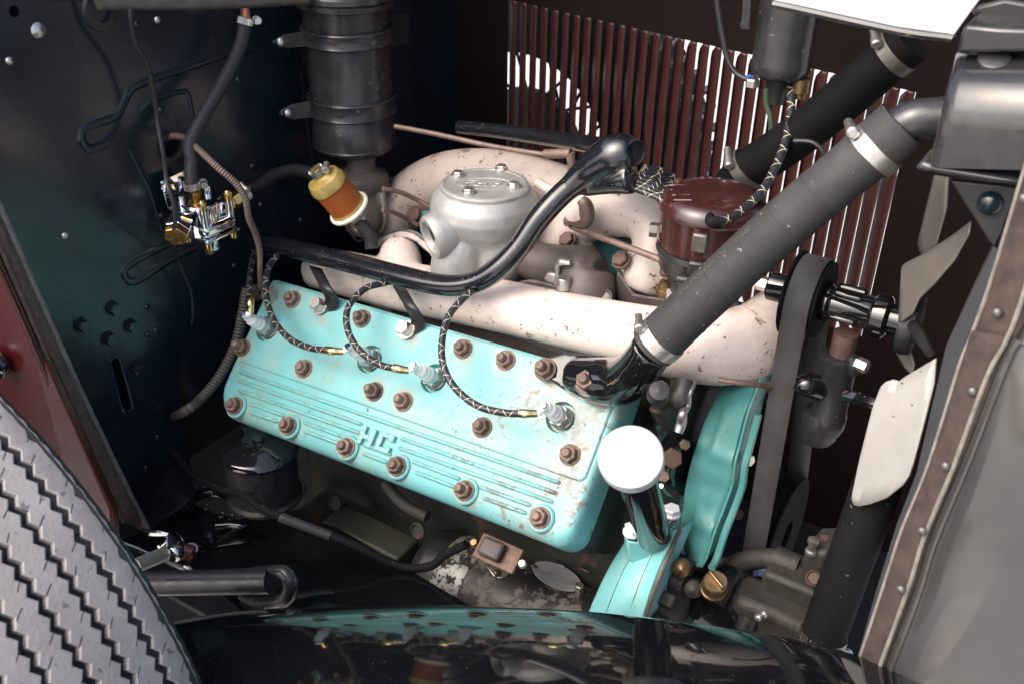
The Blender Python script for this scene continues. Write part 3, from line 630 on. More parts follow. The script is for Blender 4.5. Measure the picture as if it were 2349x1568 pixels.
def wear(mname, pts, x0, x1, amt):
    m = G(mname); nt = m.node_tree; N, L = nt.nodes, nt.links; b = N['Principled BSDF']; src = b.inputs['Base Color'].links[0].from_socket
    tc = N.new('ShaderNodeTexCoord'); nz = N.new('ShaderNodeTexNoise'); nz.inputs['Scale'].default_value = 55; nz.inputs['Detail'].default_value = 8; nz.inputs['Roughness'].default_value = .7; L.new(tc.outputs['Object'], nz.inputs['Vector'])
    cur = None
    for p, r_ in pts:
        d_ = N.new('ShaderNodeVectorMath'); d_.operation = 'DISTANCE'; L.new(tc.outputs['Object'], d_.inputs[0]); d_.inputs[1].default_value = p
        q = N.new('ShaderNodeMapRange'); q.inputs['From Min'].default_value = .008; q.inputs['From Max'].default_value = r_; q.inputs['To Min'].default_value = 1; q.inputs['To Max'].default_value = 0; L.new(d_.outputs['Value'], q.inputs['Value'])
        if cur is None: cur = q.outputs[0]
        else:
            mx = N.new('ShaderNodeMath'); mx.operation = 'MAXIMUM'; L.new(cur, mx.inputs[0]); L.new(q.outputs[0], mx.inputs[1]); cur = mx.outputs[0]
    def mth(op, a, c):
        x = N.new('ShaderNodeMath'); x.operation = op
        for i, v in enumerate((a, c)):
            if isinstance(v, (int, float)): x.inputs[i].default_value = v
            else: L.new(v, x.inputs[i])
        return x.outputs[0]
    nr = N.new('ShaderNodeMapRange'); nr.inputs['From Min'].default_value = .36; nr.inputs['From Max'].default_value = .62; L.new(nz.outputs['Fac'], nr.inputs['Value'])
    st = mth('MULTIPLY', mth('MULTIPLY', cur, nr.outputs[0]), .9)
    mix = N.new('ShaderNodeMix'); mix.data_type = 'RGBA'; L.new(st, mix.inputs[0]); L.new(src, mix.inputs[6]); mix.inputs[7].default_value = (.34, .25, .17, 1)
    sp = N.new('ShaderNodeSeparateXYZ'); L.new(tc.outputs['Object'], sp.inputs[0])
    gx = N.new('ShaderNodeMapRange'); gx.inputs['From Min'].default_value = x0; gx.inputs['From Max'].default_value = x1; gx.inputs['To Max'].default_value = .115; L.new(sp.outputs[0], gx.inputs['Value'])
    n2 = N.new('ShaderNodeTexNoise'); n2.inputs['Scale'].default_value = 110; n2.inputs['Detail'].default_value = 9; n2.inputs['Roughness'].default_value = .75; L.new(tc.outputs['Object'], n2.inputs['Vector'])
    ch = N.new('ShaderNodeMapRange'); ch.inputs['From Min'].default_value = amt; ch.inputs['From Max'].default_value = amt + .02; nq = N.new('ShaderNodeTexNoise'); nq.inputs['Scale'].default_value = 17; nq.inputs['Detail'].default_value = 4; L.new(tc.outputs['Object'], nq.inputs['Vector'])
    cl_ = N.new('ShaderNodeMapRange'); cl_.inputs['From Min'].default_value = .42; cl_.inputs['From Max'].default_value = .66; cl_.inputs['To Min'].default_value = -.1; cl_.inputs['To Max'].default_value = 1.7; L.new(nq.outputs['Fac'], cl_.inputs['Value'])
    L.new(mth('ADD', n2.outputs['Fac'], mth('MULTIPLY', gx.outputs[0], cl_.outputs[0])), ch.inputs['Value'])
    m2 = N.new('ShaderNodeMix'); m2.data_type = 'RGBA'; L.new(mth('MULTIPLY', ch.outputs[0], .85), m2.inputs[0]); L.new(mix.outputs[2], m2.inputs[6]); m2.inputs[7].default_value = (.16, .10, .07, 1)
    # faint chalky scuffs
    n3 = N.new('ShaderNodeTexNoise'); n3.inputs['Scale'].default_value = 9; n3.inputs['Detail'].default_value = 7; n3.inputs['Roughness'].default_value = .65; L.new(tc.outputs['Object'], n3.inputs['Vector'])
    r3 = N.new('ShaderNodeMapRange'); r3.inputs['From Min'].default_value = .5; r3.inputs['From Max'].default_value = .7; r3.inputs['To Max'].default_value = .5; L.new(n3.outputs['Fac'], r3.inputs['Value'])
    m3 = N.new('ShaderNodeMix'); m3.data_type = 'RGBA'; L.new(r3.outputs[0], m3.inputs[0]); L.new(m2.outputs[2], m3.inputs[6]); m3.inputs[7].default_value = (.25, .415, .395, 1)
    L.new(m3.outputs[2], b.inputs['Base Color'])
stp = [((591, 674), .02), ((675, 689), .022), ((834, 733), .019), ((1065, 802), .02), ((1163, 828), .021), ((701, 847), .02), ((862, 899), .022), ((929, 922), .024), ((560, 799), .02), ((1109, 981), .019), ((1310, 1044), .034), ((544, 932), .024), ((666, 978), .024), ((799, 1027), .022), ((915, 1070), .024), ((1070, 1126), .024), ((1242, 1188), .034), ((626, 681), .024), ((745, 712), .026), ((943, 768), .026), ((1280, 960), .038), ((1253, 860), .038), ((1340, 930), .032), ((1310, 985), .036)]
wear('teal', [(at(p, h=0), r_ * 1.15) for p, r_ in stp], -.05, .22, .648)
wear('teal_ridge', [(at((1240, 1188), h=0), .03)], -.4, .24, .625)
# ridges of the lower field
def ridge(a, b, w=.0027, hh=.0040):
    pa, pb = V3(dkp(*dk(c5(*a)))), V3(dkp(*dk(c5(*b)))); t = (pb - pa).normalized(); s = NN.cross(t).normalized()
    pr = [(-w, -.001), (-w * .72, hh * .7), (-w * .35, hh), (w * .35, hh), (w * .72, hh * .7), (w, -.001)]; vs, fs = [], []
    st = [(0, .15), (.003, 1), ((pb - pa).length - .003, 1), ((pb - pa).length, .15)]
    for l, k in st:
        for x, y in pr: vs.append(pa + t * l + s * x * (.4 + .6 * k) + NN * (y * k if y > 0 else y))
    for i in range(3):
        for j in range(5): fs.append((i * 6 + j, i * 6 + j + 1, (i + 1) * 6 + j + 1, (i + 1) * 6 + j))
    obj('ridge', mesh('ridge', vs, fs, 'teal_ridge', ang=50), HD)
for a, b in (((95, 662), (1640, 1197)), ((95, 705), (690, 916)), ((872, 981), (1622, 1246)), ((95, 752), (690, 962)), ((862, 1026), (1605, 1288)),
             ((150, 815), (320, 876)), ((408, 905), (685, 1006)), ((695, 1012), (830, 1062)), ((930, 1092), (1160, 1178)), ((1250, 1213), (1500, 1305)),
             ((155, 858), (285, 903)), ((415, 948), (578, 1008)), ((690, 1052), (815, 1100)), ((940, 1142), (1135, 1216)), ((1265, 1266), (1478, 1342))): ridge(a, b)
# raised letters HC
def letter(polys, org):
    vs, fs = [], []
    for poly in polys:
        k = len(vs); n = len(poly)
        for hh in (-.0005, .0048): vs.extend([dkp(org[0] + x, org[1] + y, hh) for x, y in poly])
        fs += [tuple(range(k, k + n)), tuple(range(k + 2 * n - 1, k + n - 1, -1))] + [(k + i, k + n + i, k + n + (i + 1) % n, k + (i + 1) % n) for i in range(n)]
    obj('letter', mesh('letter', vs, fs, 'teal_ridge'), HD, bevel=.0009, seg=2)
lh = .0235; lw = .0225; tk_ = .0068
ho = dk(c5(703, 922)); co = dk(c5(788, 950))
letter([[(0, 0), (tk_, 0), (tk_, lh * .40), (lw - tk_, lh * .40), (lw - tk_, 0), (lw, 0), (lw, lh), (lw - tk_, lh), (lw - tk_, lh * .66), (tk_, lh * .66), (tk_, lh), (0, lh)]], ho)
letter([[(0, 0), (lw, 0), (lw, lh * .34), (lw - tk_, lh * .34), (lw - tk_, lh * .24), (tk_, lh * .24), (tk_, lh * .76), (lw - tk_, lh * .76), (lw - tk_, lh * .64), (lw, lh * .64), (lw, lh), (0, lh)]], co)
# stud nuts
for p in ((591, 674), (675, 689), (834, 733), (1065, 802), (1163, 828), (701, 847), (862, 899), (929, 922), (560, 799), (1109, 981), (1310, 1044)):
    nut_at(HD, at(p, h=0) + NN * .002, NN)
for p in ((544, 932), (666, 978), (799, 1027), (915, 1070), (1070, 1126), (1242, 1188)):
    q = at(p, h=0); lathe('nut_boss', q - NN * .004, NN, [(.0165, 0), (.0158, .006), (.0140, .0075), (0, .0075)], 'teal', HD, 24); nut_at(HD, q + NN * .0032, NN)
tb_ = at((626, 681), h=0)
obj('sender_plug', hexprof(.0118, .011, 'zinc', washer=.0135), HD, mtx(tb_, NN))
for p in ((741, 706), (939, 761)):
    q = at(p, h=0); obj('bracket_bolt', hexprof(.0098, .012, 'zinc', washer=.012), HD, mtx(q + NN * .006, NN))
gk = loft('gasket', [rrect(U0 + .004, U1 - .004, -.099, .096, rad, -.056), rrect(U0 + .003, U1 - .003, -.1, .097, rad, -.0505)], 'rust_dark', HD)
# engine block under and between the heads
BK = thing('engine_block', 'grimy green-black engine block beneath the turquoise head', 'engine block', (0, .19, -.35))
loft('cylinder_bank', [rrect(U0 + .02, U1 - .02, -.09, .085, rad, -.20), rrect(U0 + .008, U1 - .006, -.097, .094, rad, -.10), rrect(U0 + .006, U1 - .004, -.098, .095, rad, -.057)], 'block', BK)
box('crankcase', (-.05, .19, -.26), (.56, .20, .30), 'block', BK, bevel=.02)
box('valley_cover', (.02, .225, .0), (.40, .17, .11), 'brown_cast', BK, bevel=.015)
box('sump', (-.06, .12, -.36), (.46, .24, .10), 'pan_green', BK, bevel=.015)
fb = [at(p, x=.205) for p in ((1440, 905), (1500, 890), (1600, 880), (1680, 850), (1730, 900), (1640, 1150), (1560, 1300), (1400, 1290), (1330, 1230), (1380, 1100))]
prism('front_face', fb, (-.05, 0, 0), 'block_teal', BK, .006)
box('oil_pan_rail', at((850, 1235), y=.02), (.14, .05, .035), 'pan_green', BK, bevel=.004)
tube('side_rod', [at(p, y=.03) for p in (c8(1760, 640), c8(1850, 740), c8(1960, 800))], .008, 'block', BK, 10)
for p in ((770, 1150), (690, 1115), (960, 1215)): lathe('core_plug', at(p, y=.03), (0, -1, .3), [(.012, 0), (.012, .003), (.010, .004), (.008, .001), (0, .001)], 'block', BK, 20)
# far cylinder head
fh = thing('far_cylinder_head', 'dark turquoise far cylinder head glimpsed through the manifold arch', 'cylinder head', (0, .40, .02))
fn = V3((0, .707, .707)); fd = V3((0, .707, -.707)); c_ = V3((-.04, .345, .055))
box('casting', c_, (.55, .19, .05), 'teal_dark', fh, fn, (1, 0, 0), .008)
# ---- spark plugs and cables
PN = thing
side = ['first spark plug at the rear, upright cable end', 'spark plug second from the rear, half hidden behind a looping cable', 'spark plug third from the rear, right beside the head centre', 'front spark plug under the black water outlet']
def plug(i, base):
    t = thing('spark_plug', ['white spark plug nearest the firewall with its cable rising upward', 'white spark plug second from the firewall, crossed by a looping cable', 'white spark plug third from the firewall above the raised letters', 'white spark plug nearest the fan, below the black water outlet'][i], 'spark plug', base, 'spark plugs in the turquoise head')
    m4 = mtx(base - NN * .004, NN, XE)
    obj('seat_ring', lathe_me('r', [(.0135, 0), (.0135, .0035), (.0115, .0045)], 'steel_dark', 24), t, m4)
    obj('hex', hexprof(.0132, .011, 'zinc'), t, m4 @ Matrix.Translation((0, 0, .004)))
    obj('shell', lathe_me('s', [(.0105, 0), (.0105, .004), (.0092, .0065), (.0078, .007)], 'zinc', 24), t, m4 @ Matrix.Translation((0, 0, .015)))
    pr = [(.0078, .020)]
    for k in range(3): z = .021 + k * .0075; pr += [(.0092 - k * .0006, z), (.0092 - k * .0006, z + .0052), (.0084 - k * .0006, z + .0064)]
    pr += [(.0058, .045), (.0052, .050), (0, .050)]
    obj('insulator', lathe_me('i', pr, 'porcelain', 24), t, m4)
    obj('terminal', lathe_me('t', [(.0030, .049), (.0030, .052), (.0044, .0525), (.0044, .0575), (.0032, .059), (0, .059)], 'chrome', 16), t, m4)
    return base - NN * .004 + NN * .054
tips = [plug(i, p) for i, p in enumerate(plug_w)]
TUBE_Y = .085
def cpath(pxs, d0, d1, hmin=.010):
    L = [0]
    for a, b in zip(pxs, pxs[1:]): L.append(L[-1] + math.hypot(a[0] - b[0], a[1] - b[1]))
    return [at(p, d=min(d0 + (d1 - d0) * l / L[-1], dep(at(p, h=hmin)))) for p, l in zip(pxs, L)]
def cable(label, tip, ferr, pxs, y1, group='ignition cables to the near head'):
    d0 = dep(tip); d1 = dep(at(pxs[-1], y=y1)); P = cpath([ferr[0], *pxs], d0, d1)
    t = thing('ignition_cable', label, 'cable', P[0], group)
    tube('cable', P, .0042, 'cable_braid', t, 12, 8)
    f0 = at(ferr[1], d=d0); tube('ferrule', [f0, f0.lerp(P[0], .5), P[0], P[0] + (P[1] - P[0]) * .25], [.0042, .0046, .0052, .0053], 'gold', t, 12, 3)
    tube('connector', [tip, tip.lerp(f0, .5), f0], [.0048, .0042, .0036], 'porcelain', t, 10, 4)
cable('short ignition cable rising from the rearmost plug past the tube end', tips[0], (c5(154, 335), c5(156, 385)), [c5(150, 250), c5(158, 170), c5(172, 100), c5(186, 55)], .10)
cable('ignition cable curving from the tube end to the second plug', tips[1], (c5(548, 566), c5(600, 569)), [c5(430, 548), c5(330, 497), c5(255, 395), c5(228, 270), c5(240, 170), c5(280, 112), c5(300, 90)], .082)
cable('ignition cable looping left to the third plug', tips[2], (c5(865, 651), c5(915, 659)), [c5(780, 632), c5(690, 575), c5(630, 490), c5(614, 400), c5(640, 330), c5(710, 265), c5(800, 240), c5(815, 225)], .082)
cable('longest ignition cable sweeping down to the front plug', tips[3], (c5(1475, 864), c5(1530, 864)), [c5(1370, 860), c5(1240, 825), c5(1130, 735), c5(1076, 620), c5(1075, 500), c5(1110, 390), c5(1180, 310), c5(1235, 262), c5(1245, 245)], .088)
# ---- cable loom tube
LM = thing('cable_loom_tube', 'glossy black bent tube carrying the ignition cables over the engine', 'loom tube', at((979, 648), y=TUBE_Y))
lp = [(588, 552, .085), (700, 578, .085), (790, 600, .085), (900, 628, .085), (985, 649, .085), (1045, 655, .087), (1098, 644, .093), (1148, 612, .103), (1192, 566, .117), (1236, 503, .134), (1290, 445, .153), (1345, 400, .166)]
P = [at(p[:2], y=p[2]) for p in lp]
tube('main_tube', P, .0135, 'tube_black', LM, 24, 8, cap=False)
ring('tube_lip', P[0], P[0] - P[1], [(.0113, -.01), (.0136, -.01), (.0142, 0), (.0113, .001)], 'tube_black', LM)
lathe('tube_mouth', P[0] + (P[1] - P[0]).normalized() * .012, P[0] - P[1], [(.0128, 0), (0, .001)], 'dull_black', LM)
jy = .172
j1 = tube('t', [at((1300, 436), y=.156), at((1340, 402), y=.166), at((1380, 374), y=.172), at((1418, 356), y=.175), at((1452, 352), y=.178)], [.0132, .0175, .0225, .0245, .0200], 'tube_black', None, 24, 6)
j2 = tube('t', [at(c3(600, 1010), y=jy), at(c3(720, 985), y=jy - .003), at(c3(800, 972), y=jy - .005), at(c3(862, 965), y=jy - .005)], [.011, .0135, .016, .0175], 'tube_black', None, 20, 5)
o = join('junction_sleeve', [j1, j2], LM); smooth_union(o, .0024, 5)
lathe('junction_mouth', at((1456, 351), y=.176), (.85, -.42, .15), [(.0150, -.01), (.0150, .0016), (.0135, .0022), (.0130, -.003), (0, -.003)], 'dull_black', LM, 24)
tube('far_tube', [at((1054, 292), y=.31), at((1140, 301), y=.305), at((1260, 318), y=.29), at((1360, 333), y=.25), at((1415, 345), y=.20)], [.0098, .010, .0104, .011, .0115], 'tube_black', LM, 20)
for pts, ww in ((((467, 168), (515, 262), (545, 318), (532, 360), (498, 368)), 62), (((868, 262), (918, 348), (955, 412), (948, 455), (905, 478)), 64)):
    rows = []; hh = [None, .030, .014, .0058, .0055]
    for (x, y), hv in zip(pts, hh):
        k = ww * (1. if hv is None or hv > .01 else .95)
        a, b = c5(x - k * .5, y - k * .12), c5(x + k * .5, y + k * .12)
        rows.append([at(a, y=TUBE_Y), at(b, y=TUBE_Y)] if hv is None else [at(a, h=hv), at(b, h=hv)])
    S1 = spline([tuple(r_[0]) for r_ in rows], 4); S2 = spline([tuple(r_[1]) for r_ in rows], 4)
    grid('strap', [[V3(a), V3(b)] for a, b in zip(S1, S2)], 'satin_black', LM, .0022)
for p in ((c5(255, 100)), (c5(805, 238)), (c5(1215, 268))):
    q = at(p, y=TUBE_Y - .004); ring('grommet', q, (.25, -.35, -1), [(.005, -.001), (.0095, -.001), (.0085, .003), (.005, .003)], 'rubber_dark', LM, 20)
# ---- near exhaust manifold
NM = thing('exhaust_manifold', 'cream enamelled exhaust pipe running above the turquoise head', 'exhaust manifold', at((1168, 760), y=.135))
mp = [(716, 622, .140, .024), (770, 624, .140, .031), (880, 648, .138, .0335), (1000, 672, .136, .034), (1168, 706, .135, .0335), (1300, 735, .135, .034), (1430, 763, .135, .036), (1550, 788, .138, .040), (1640, 797, .146, .0425), (1710, 788, .168, .0425), (1758, 760, .20, .041), (1785, 730, .24, .038)]
a_ = tube('t', [at(p[:2], y=p[2]) for p in mp], [p[3] for p in mp], 'cream', None, 28, 6)
b_ = tube('t', [at((925, 640), y=.14), at((918, 590), y=.165), at((925, 575), y=.18)], [.028, .029, .025], 'cream', None, 24, 6)
o = join('pipe', [a_, b_], NM); smooth_union(o, .0032, 10)
gp = [at(c2(*p), y=.172) for p in ((660, 1322), (720, 1282), (800, 1264), (860, 1280), (920, 1325), (965, 1370), (985, 1415))]
tube('gasket', gp, .0042, 'cream_old', NM, 8, 4, wob=.12)
tube('gasket', [p + V3((0, .006, .002)) for p in gp], .0036, 'steel_dark', NM, 8, 4, wob=.12)
e0, e1 = at((1700, 790), y=.163), at((1735, 778), y=.182)
wd = at((1712, 787), y=.170); ring('weld_seam', wd, V3(e1 - e0), [(.0415, -.0018), (.0432, -.0012), (.0432, .0012), (.0415, .0018)], 'cream_worn', NM, 40)
# ---- far manifold
FM = thing('far_exhaust_manifold', 'cream enamelled manifold casting curving behind the aluminium intake elbow', 'exhaust manifold', at((1100, 500), y=.3))
fmp = [(900, 560, .275, .026), (912, 500, .285, .036), (950, 450, .295, .040), (1020, 417, .30, .042), (1110, 410, .30, .042), (1210, 424, .30, .040), (1300, 445, .295, .036), (1360, 465, .285, .034)]
a_ = tube('t', [at(p[:2], y=p[2]) for p in fmp], [p[3] for p in fmp], 'cream_far_shaded', None, 28, 6)
o = join('pipe', [a_], FM); smooth_union(o, .004, 4)
lathe('bolt_head', at(cA(385, 790), y=.235), (-.2, -.8, .5), [(.012, 0), (.012, .006), (.010, .008), (0, .0085)], 'rust_dark', FM, 20)
# arch (front of the intake manifold)
AR = thing('intake_manifold', 'chipped cream intake manifold arching beside the distributor', 'intake manifold', at((1440, 600), y=.25))
am_ = [((470, 840), .235, .020), ((600, 720), .24, .027), ((790, 545), .25, .031), ((1050, 400), .255, .034), ((1340, 385), .255, .034), ((1580, 500), .25, .030), ((1655, 720), .24, .028), ((1600, 960), .225, .030), ((1540, 1150), .215, .028), ((1500, 1250), .21, .020)]
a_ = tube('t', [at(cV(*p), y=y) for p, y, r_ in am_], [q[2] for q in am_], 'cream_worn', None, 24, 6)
leg = prism('t', [at(cV(*p), y=.205) for p in ((1230, 1000), (1340, 1130), (1410, 1270), (1540, 1300), (1690, 1320), (1800, 1180), (1760, 980), (1560, 880), (1330, 860))], (0, .03, .0), 'cream_worn')
foot = prism('t', [at(cV(*p), y=.225) for p in ((385, 775), (560, 600), (760, 620), (880, 780), (830, 900), (640, 840))], (0, .03, .0), 'cream_worn')
o = join('casting', [a_, leg, foot], AR); smooth_union(o, .0032, 6)
for p, y, s in (((712, 712), .213, 1.25), ((940, 820), .205, 1.0), ((1290, 925), .195, 1.3), ((1800, 1045), .19, 1.2)):
    obj('bolt', hexprof(.0076 * s, .006, 'rust_dark', washer=.0092 * s), AR, mtx(at(cV(*p), y=y), (-.1, -.7, .7)))
# throttle linkage
TL = thing('throttle_rod', 'rusty brown throttle rod hooked over the intake manifold', 'rod', at(cV(760, 520), y=.2))
tube('rod', [at(cV(*p), y=y) for p, y in (((735, 540), .205), ((800, 580), .20), ((1100, 690), .185), ((1400, 800), .178), ((1700, 915), .172), ((1860, 985), .17))], .0042, 'brown_rod', TL, 10)
tube('hook', [at(cV(*p), y=.2) for p in ((735, 540), (720, 500), (780, 490), (870, 510), (915, 430), (900, 330), (850, 270))], [.006, .007, .008, .010, .010, .009, .006], 'brown_rod', TL, 10)
lathe('pivot', at(cV(800, 400), y=.199), (0, -.8, .6), [(.014, 0), (.014, .004), (.008, .006), (0, .007)], 'cream_old', TL, 20)
CR = thing('choke_rod', 'thin brown rod crossing behind the canister to the carburettor arm', 'rod', at((1100, 310), y=.26))
tube('rod', [at(p, y=y) for p, y in (((905, 290), .20), ((1000, 308), .22), ((1130, 336), .24), ((1255, 356), .25))], .0034, 'brown_rod', CR, 10)
tube('sleeve', [at((1250, 354), y=.25), at((1310, 352), y=.25)], .0062, 'brown_rod', CR, 10)
tube('arm', [at((1308, 350), y=.25), at((1311, 380), y=.25), at((1309, 425), y=.25)], [.006, .0055, .005], 'brown_rod', CR, 8)
# ---- fuel lines behind the elbow
FL = thing('fuel_line', 'upper of two thin brown fuel pipes left of the aluminium elbow', 'pipe', at((930, 450), y=.22))
tube('pipe', [at(c2(*p), y=y) for p, y in (((690, 1018), .16), ((780, 1035), .18), ((870, 1075), .20), ((950, 1118), .21))], .0033, 'brown_rod', FL, 10)
FL = thing('fuel_line', 'lower of two thin brown fuel pipes left of the aluminium elbow', 'pipe', at((900, 485), y=.20))
tube('pipe', [at(c2(*p), y=y) for p, y in (((690, 1130), .15), ((760, 1150), .17), ((830, 1185), .19), ((880, 1215), .20))], .0033, 'brown_rod', FL, 10)
# ---- aluminium air intake elbow with its cover
ct = at((1112, 430), y=.19)
AE = thing('intake_elbow', 'sand-cast aluminium intake elbow with a round bolted cover', 'intake elbow', ct - V3((0, 0, .12)))
nkp = at((990, 545), y=.115); nd = V3((-.46, -.86, -.20)).normalized()
drum = lathe('t', ct, (0, 0, 1), [(0, -.115), (.036, -.112), (.042, -.09), (.052, -.068), (.066, -.045), (.0705, -.028), (.068, -.014), (.061, -.004), (.056, 0), (0, 0)], 'alu', None, 40)
leg1 = tube('t', [ct + V3((.0, -.01, -.03)), ct + V3((-.008, -.035, -.06)), ct + V3((-.012, -.05, -.10)), ct + V3((-.012, -.052, -.135))], [.040, .036, .032, .031], 'alu', None, 20, 5)
leg2 = tube('t', [ct + V3((.02, .0, -.04)), ct + V3((.025, -.005, -.08)), ct + V3((.015, -.01, -.13))], [.045, .042, .035], 'alu', None, 20, 5)
nck = tube('t', [ct + V3((-.015, .01, -.035)), ct.lerp(nkp, .55) + V3((-.012, .012, -.008)), nkp - nd * .034], [.036, .0295, .0270], 'alu', None, 24, 6)
o = join('body', [drum, leg1, leg2, nck], AE); smooth_union(o, .0024, 5)
ring('neck_ring', nkp, nd, [(.0195, -.040), (.0270, -.040), (.0280, -.022), (.0292, -.010), (.0285, .0), (.0265, .003), (.0215, .003), (.0195, -.002)], 'alu', AE, 40)
lathe('neck_shade_disc', nkp - nd * .032, nd, [(.0205, 0), (0, .0005)], 'dull_black', AE, 24)  # black disc standing in for the shade deep in the neck
ring('neck_shade_liner', nkp, nd, [(.0182, -.034), (.0205, -.034), (.0205, -.005), (.0182, -.007)], 'dull_black', AE, 40)  # added dark liner, paints the shade on the neck's inner wall
zc = V3((0, 0, 1))
CV = lathe('cover', ct, zc, [(.0565, -.002), (.0565, .0035), (.055, .005), (.051, .0055), (.0505, .0048), (0, .0048)], 'alu', AE, 48)
ex, ey = V3((.84, .54, 0)), V3((-.54, .84, 0))
def cvp(x, y, z=.0052): return ct + ex * x + ey * y + zc * z
ovl = [cvp(.036 * math.cos(R(k * 20)), .019 * math.sin(R(k * 20)), .0045) for k in range(19)]
tube('script_oval', ovl, .0010, 'alu', AE, 6, 3)
strokes = [[(-.026, .006), (-.022, .0095), (-.014, .009), (-.008, .0075), (-.016, .004), (-.02, -.004), (-.024, -.009), (-.028, -.007)], [(-.023, .001), (-.016, .0015), (-.012, .003)],
           [(-.008, .001), (-.012, -.003), (-.010, -.007), (-.005, -.006), (-.003, -.001), (-.007, .0012), (-.003, .001), (.002, .0005)],
           [(.002, .001), (.002, -.004), (.001, -.007), (.003, -.001), (.007, .001), (.009, -.001)], [(.017, -.001), (.012, .001), (.009, -.003), (.011, -.007), (.016, -.005), (.020, .004), (.022, .010), (.019, -.002), (.019, -.007), (.024, -.006), (.028, -.002)]]
for s in strokes: tube('script_stroke', [cvp(x * 1.05, y * 1.05, .0046) for x, y in s], .0011, 'alu', AE, 6, 4)
for p in ((1095, 948), (1330, 915), (1400, 1008), (1155, 1040)):
    q = at(c2(*p), z=ct.z + .005); obj('cover_bolt', hexprof(.0072, .0042, 'zinc', washer=.0088), AE, mtx(q, zc, (1, random.random(), 0)))
tube('vacuum_line', [at(cA(*p), y=.24) for p in ((1760, 420), (1850, 480), (1950, 520), (2060, 540))], .007, 'cream_old', AE, 12)
# ---- carburettor pieces in the valley
CB = thing('carburettor', 'greasy brown carburettor body in the shadow behind the cream pipe', 'carburettor', at(cV(930, 1200), y=.18))
a_ = tube('t', [at(cV(*p), y=.19) for p in ((250, 900), (500, 980), (760, 1050), (940, 1080), (1060, 1090))], [.024, .028, .034, .036, .024], 'brown_cast', None, 24, 5)
b_ = tube('t', [at(cV(930, 1060), y=.19), at(cV(920, 1250), y=.18), at(cV(915, 1400), y=.175)], [.033, .035, .034], 'brown_cast', None, 24, 4)
o = join('body', [a_, b_], CB); smooth_union(o, .003, 6)
lathe('flange_ring', at(cV(1105, 1330), y=.165), (0, -.6, .8), [(.0105, 0), (.0105, .004), (.008, .005), (.0065, .002), (0, .002)], 'steel_dark', CB, 24)
prism('lever', [at(cV(*p), y=.155) for p in ((452, 1100), (480, 1070), (575, 1078), (590, 1195), (560, 1195), (455, 1150))], (0, .012, .004), 'zinc', CB, .002)
lathe('knurled_knob', at(cV(668, 1225), y=.15), zc, [(.0092, 0), (.0092, .014), (.0085, .015), (0, .015)], 'steel', CB, 20)
tube('return_spring', [at(cV(*p), y=.155) for p in ((590, 1160), (600, 1060), (600, 980), (640, 940), (740, 950))], [.0035, .0035, .004, .005, .003], 'steel', CB, 8)
prism('base_plate', [at(cV(*p), y=.155) for p in ((170, 1150), (300, 1130), (600, 1190), (780, 1200), (820, 1250), (820, 1330), (400, 1260), (180, 1200))], (0, .03, -.01), 'steel_dark', CB, .003)
sb = prism('shelf', [at(cV(*p), y=.20) for p in ((1240, 1010), (1420, 1280), (1980, 1370), (2000, 1500), (1250, 1400), (1200, 1200))], (0, .02, -.01), 'brown_cast', CB, .004)
lathe('oil_plug', at(cV(1745, 1290), y=.185), zc, [(.0098, 0), (.0098, .007), (.0082, .008), (.0082, .013), (.0066, .014), (.0066, .017), (0, .017)], 'brass_old', CB, 24)
# ---- distributor
dt = at((1638, 441), y=.20)
DS = thing('distributor', 'dark brown distributor with clipped bakelite cap and black base', 'distributor', dt - V3((0, 0, .13)))
lathe('cap', dt, zc, [(0, .003), (.030, .003), (.044, .001), (.053, -.003), (.0585, -.010), (.060, -.018), (.0570, -.0215), (.0560, -.05), (.0555, -.061), (.050, -.063), (0, -.063)], 'bakelite', DS, 48)
lathe('body', dt, zc, [(0, -.062), (.0565, -.062), (.0580, -.068), (.0545, -.074), (.0535, -.088), (.048, -.096), (.041, -.106), (.037, -.112), (.037, -.122), (0, -.122)], 'satin_black', DS, 48)
lathe('collar', dt, zc, [(0, -.121), (.0405, -.121), (.0405, -.140), (.036, -.142), (0, -.142)], 'alu_bright', DS, 40)
lathe('stem', dt, zc, [(0, -.14), (.026, -.14), (.026, -.20), (0, -.20)], 'satin_black', DS, 24)
def rad_at(px, r_, zz):
    d_ = V3((px[0], px[1], 0)).normalized(); return dt + d_ * r_ + zc * zz, d_
for a in (-78, 100):
    dv = (math.cos(R(a)), math.sin(R(a))); p_, d_ = rad_at(dv, .0575, -.045); tn = zc.cross(d_)
    box('clip', p_ + zc * .008, (.017, .006, .022), 'steel_dark', DS, zc, tn, .0025); box('clip_spring', p_ - zc * .022 + d_ * .002, (.019, .007, .018), 'satin_black', DS, zc, tn, .003)
    tube('clip_hinge', [p_ - zc * .038 - tn * .019 + d_ * .001, p_ - zc * .038 + tn * .019 + d_ * .001], .0055, 'satin_black', DS, 12)
p_, d_ = rad_at((-.93, -.35), .0575, -.052); obj('side_screw', hexprof(.0085, .009, 'steel_dark'), DS, mtx(p_, d_))
for p in (c3(1355, 1098), c3(1105, 982)): lathe('cap_screw', at(p, z=dt.z - .001), zc, [(.005, 0), (.005, .003), (.0025, .004), (0, .003)], 'brass_old', DS, 14)
for k in range(4): a, b = c3(1060 + k * 8, 1000 + k * 27), c3(1150 + k * 10, 1003 + k * 26); tube('rib', [at(a, z=dt.z - .001), at(b, z=dt.z + .0015)], .0014, 'bakelite', DS, 6, 2)
lw0 = [c3(846 + 90 * k / 6, 1010 - 104 * k / 6) for k in range(7)]
lw1 = [c3(*p) for p in ((1120, 1140), (1090, 1112), (1066, 1082), (1056, 1050), (1056, 1018), (1066, 986), (1090, 962))]
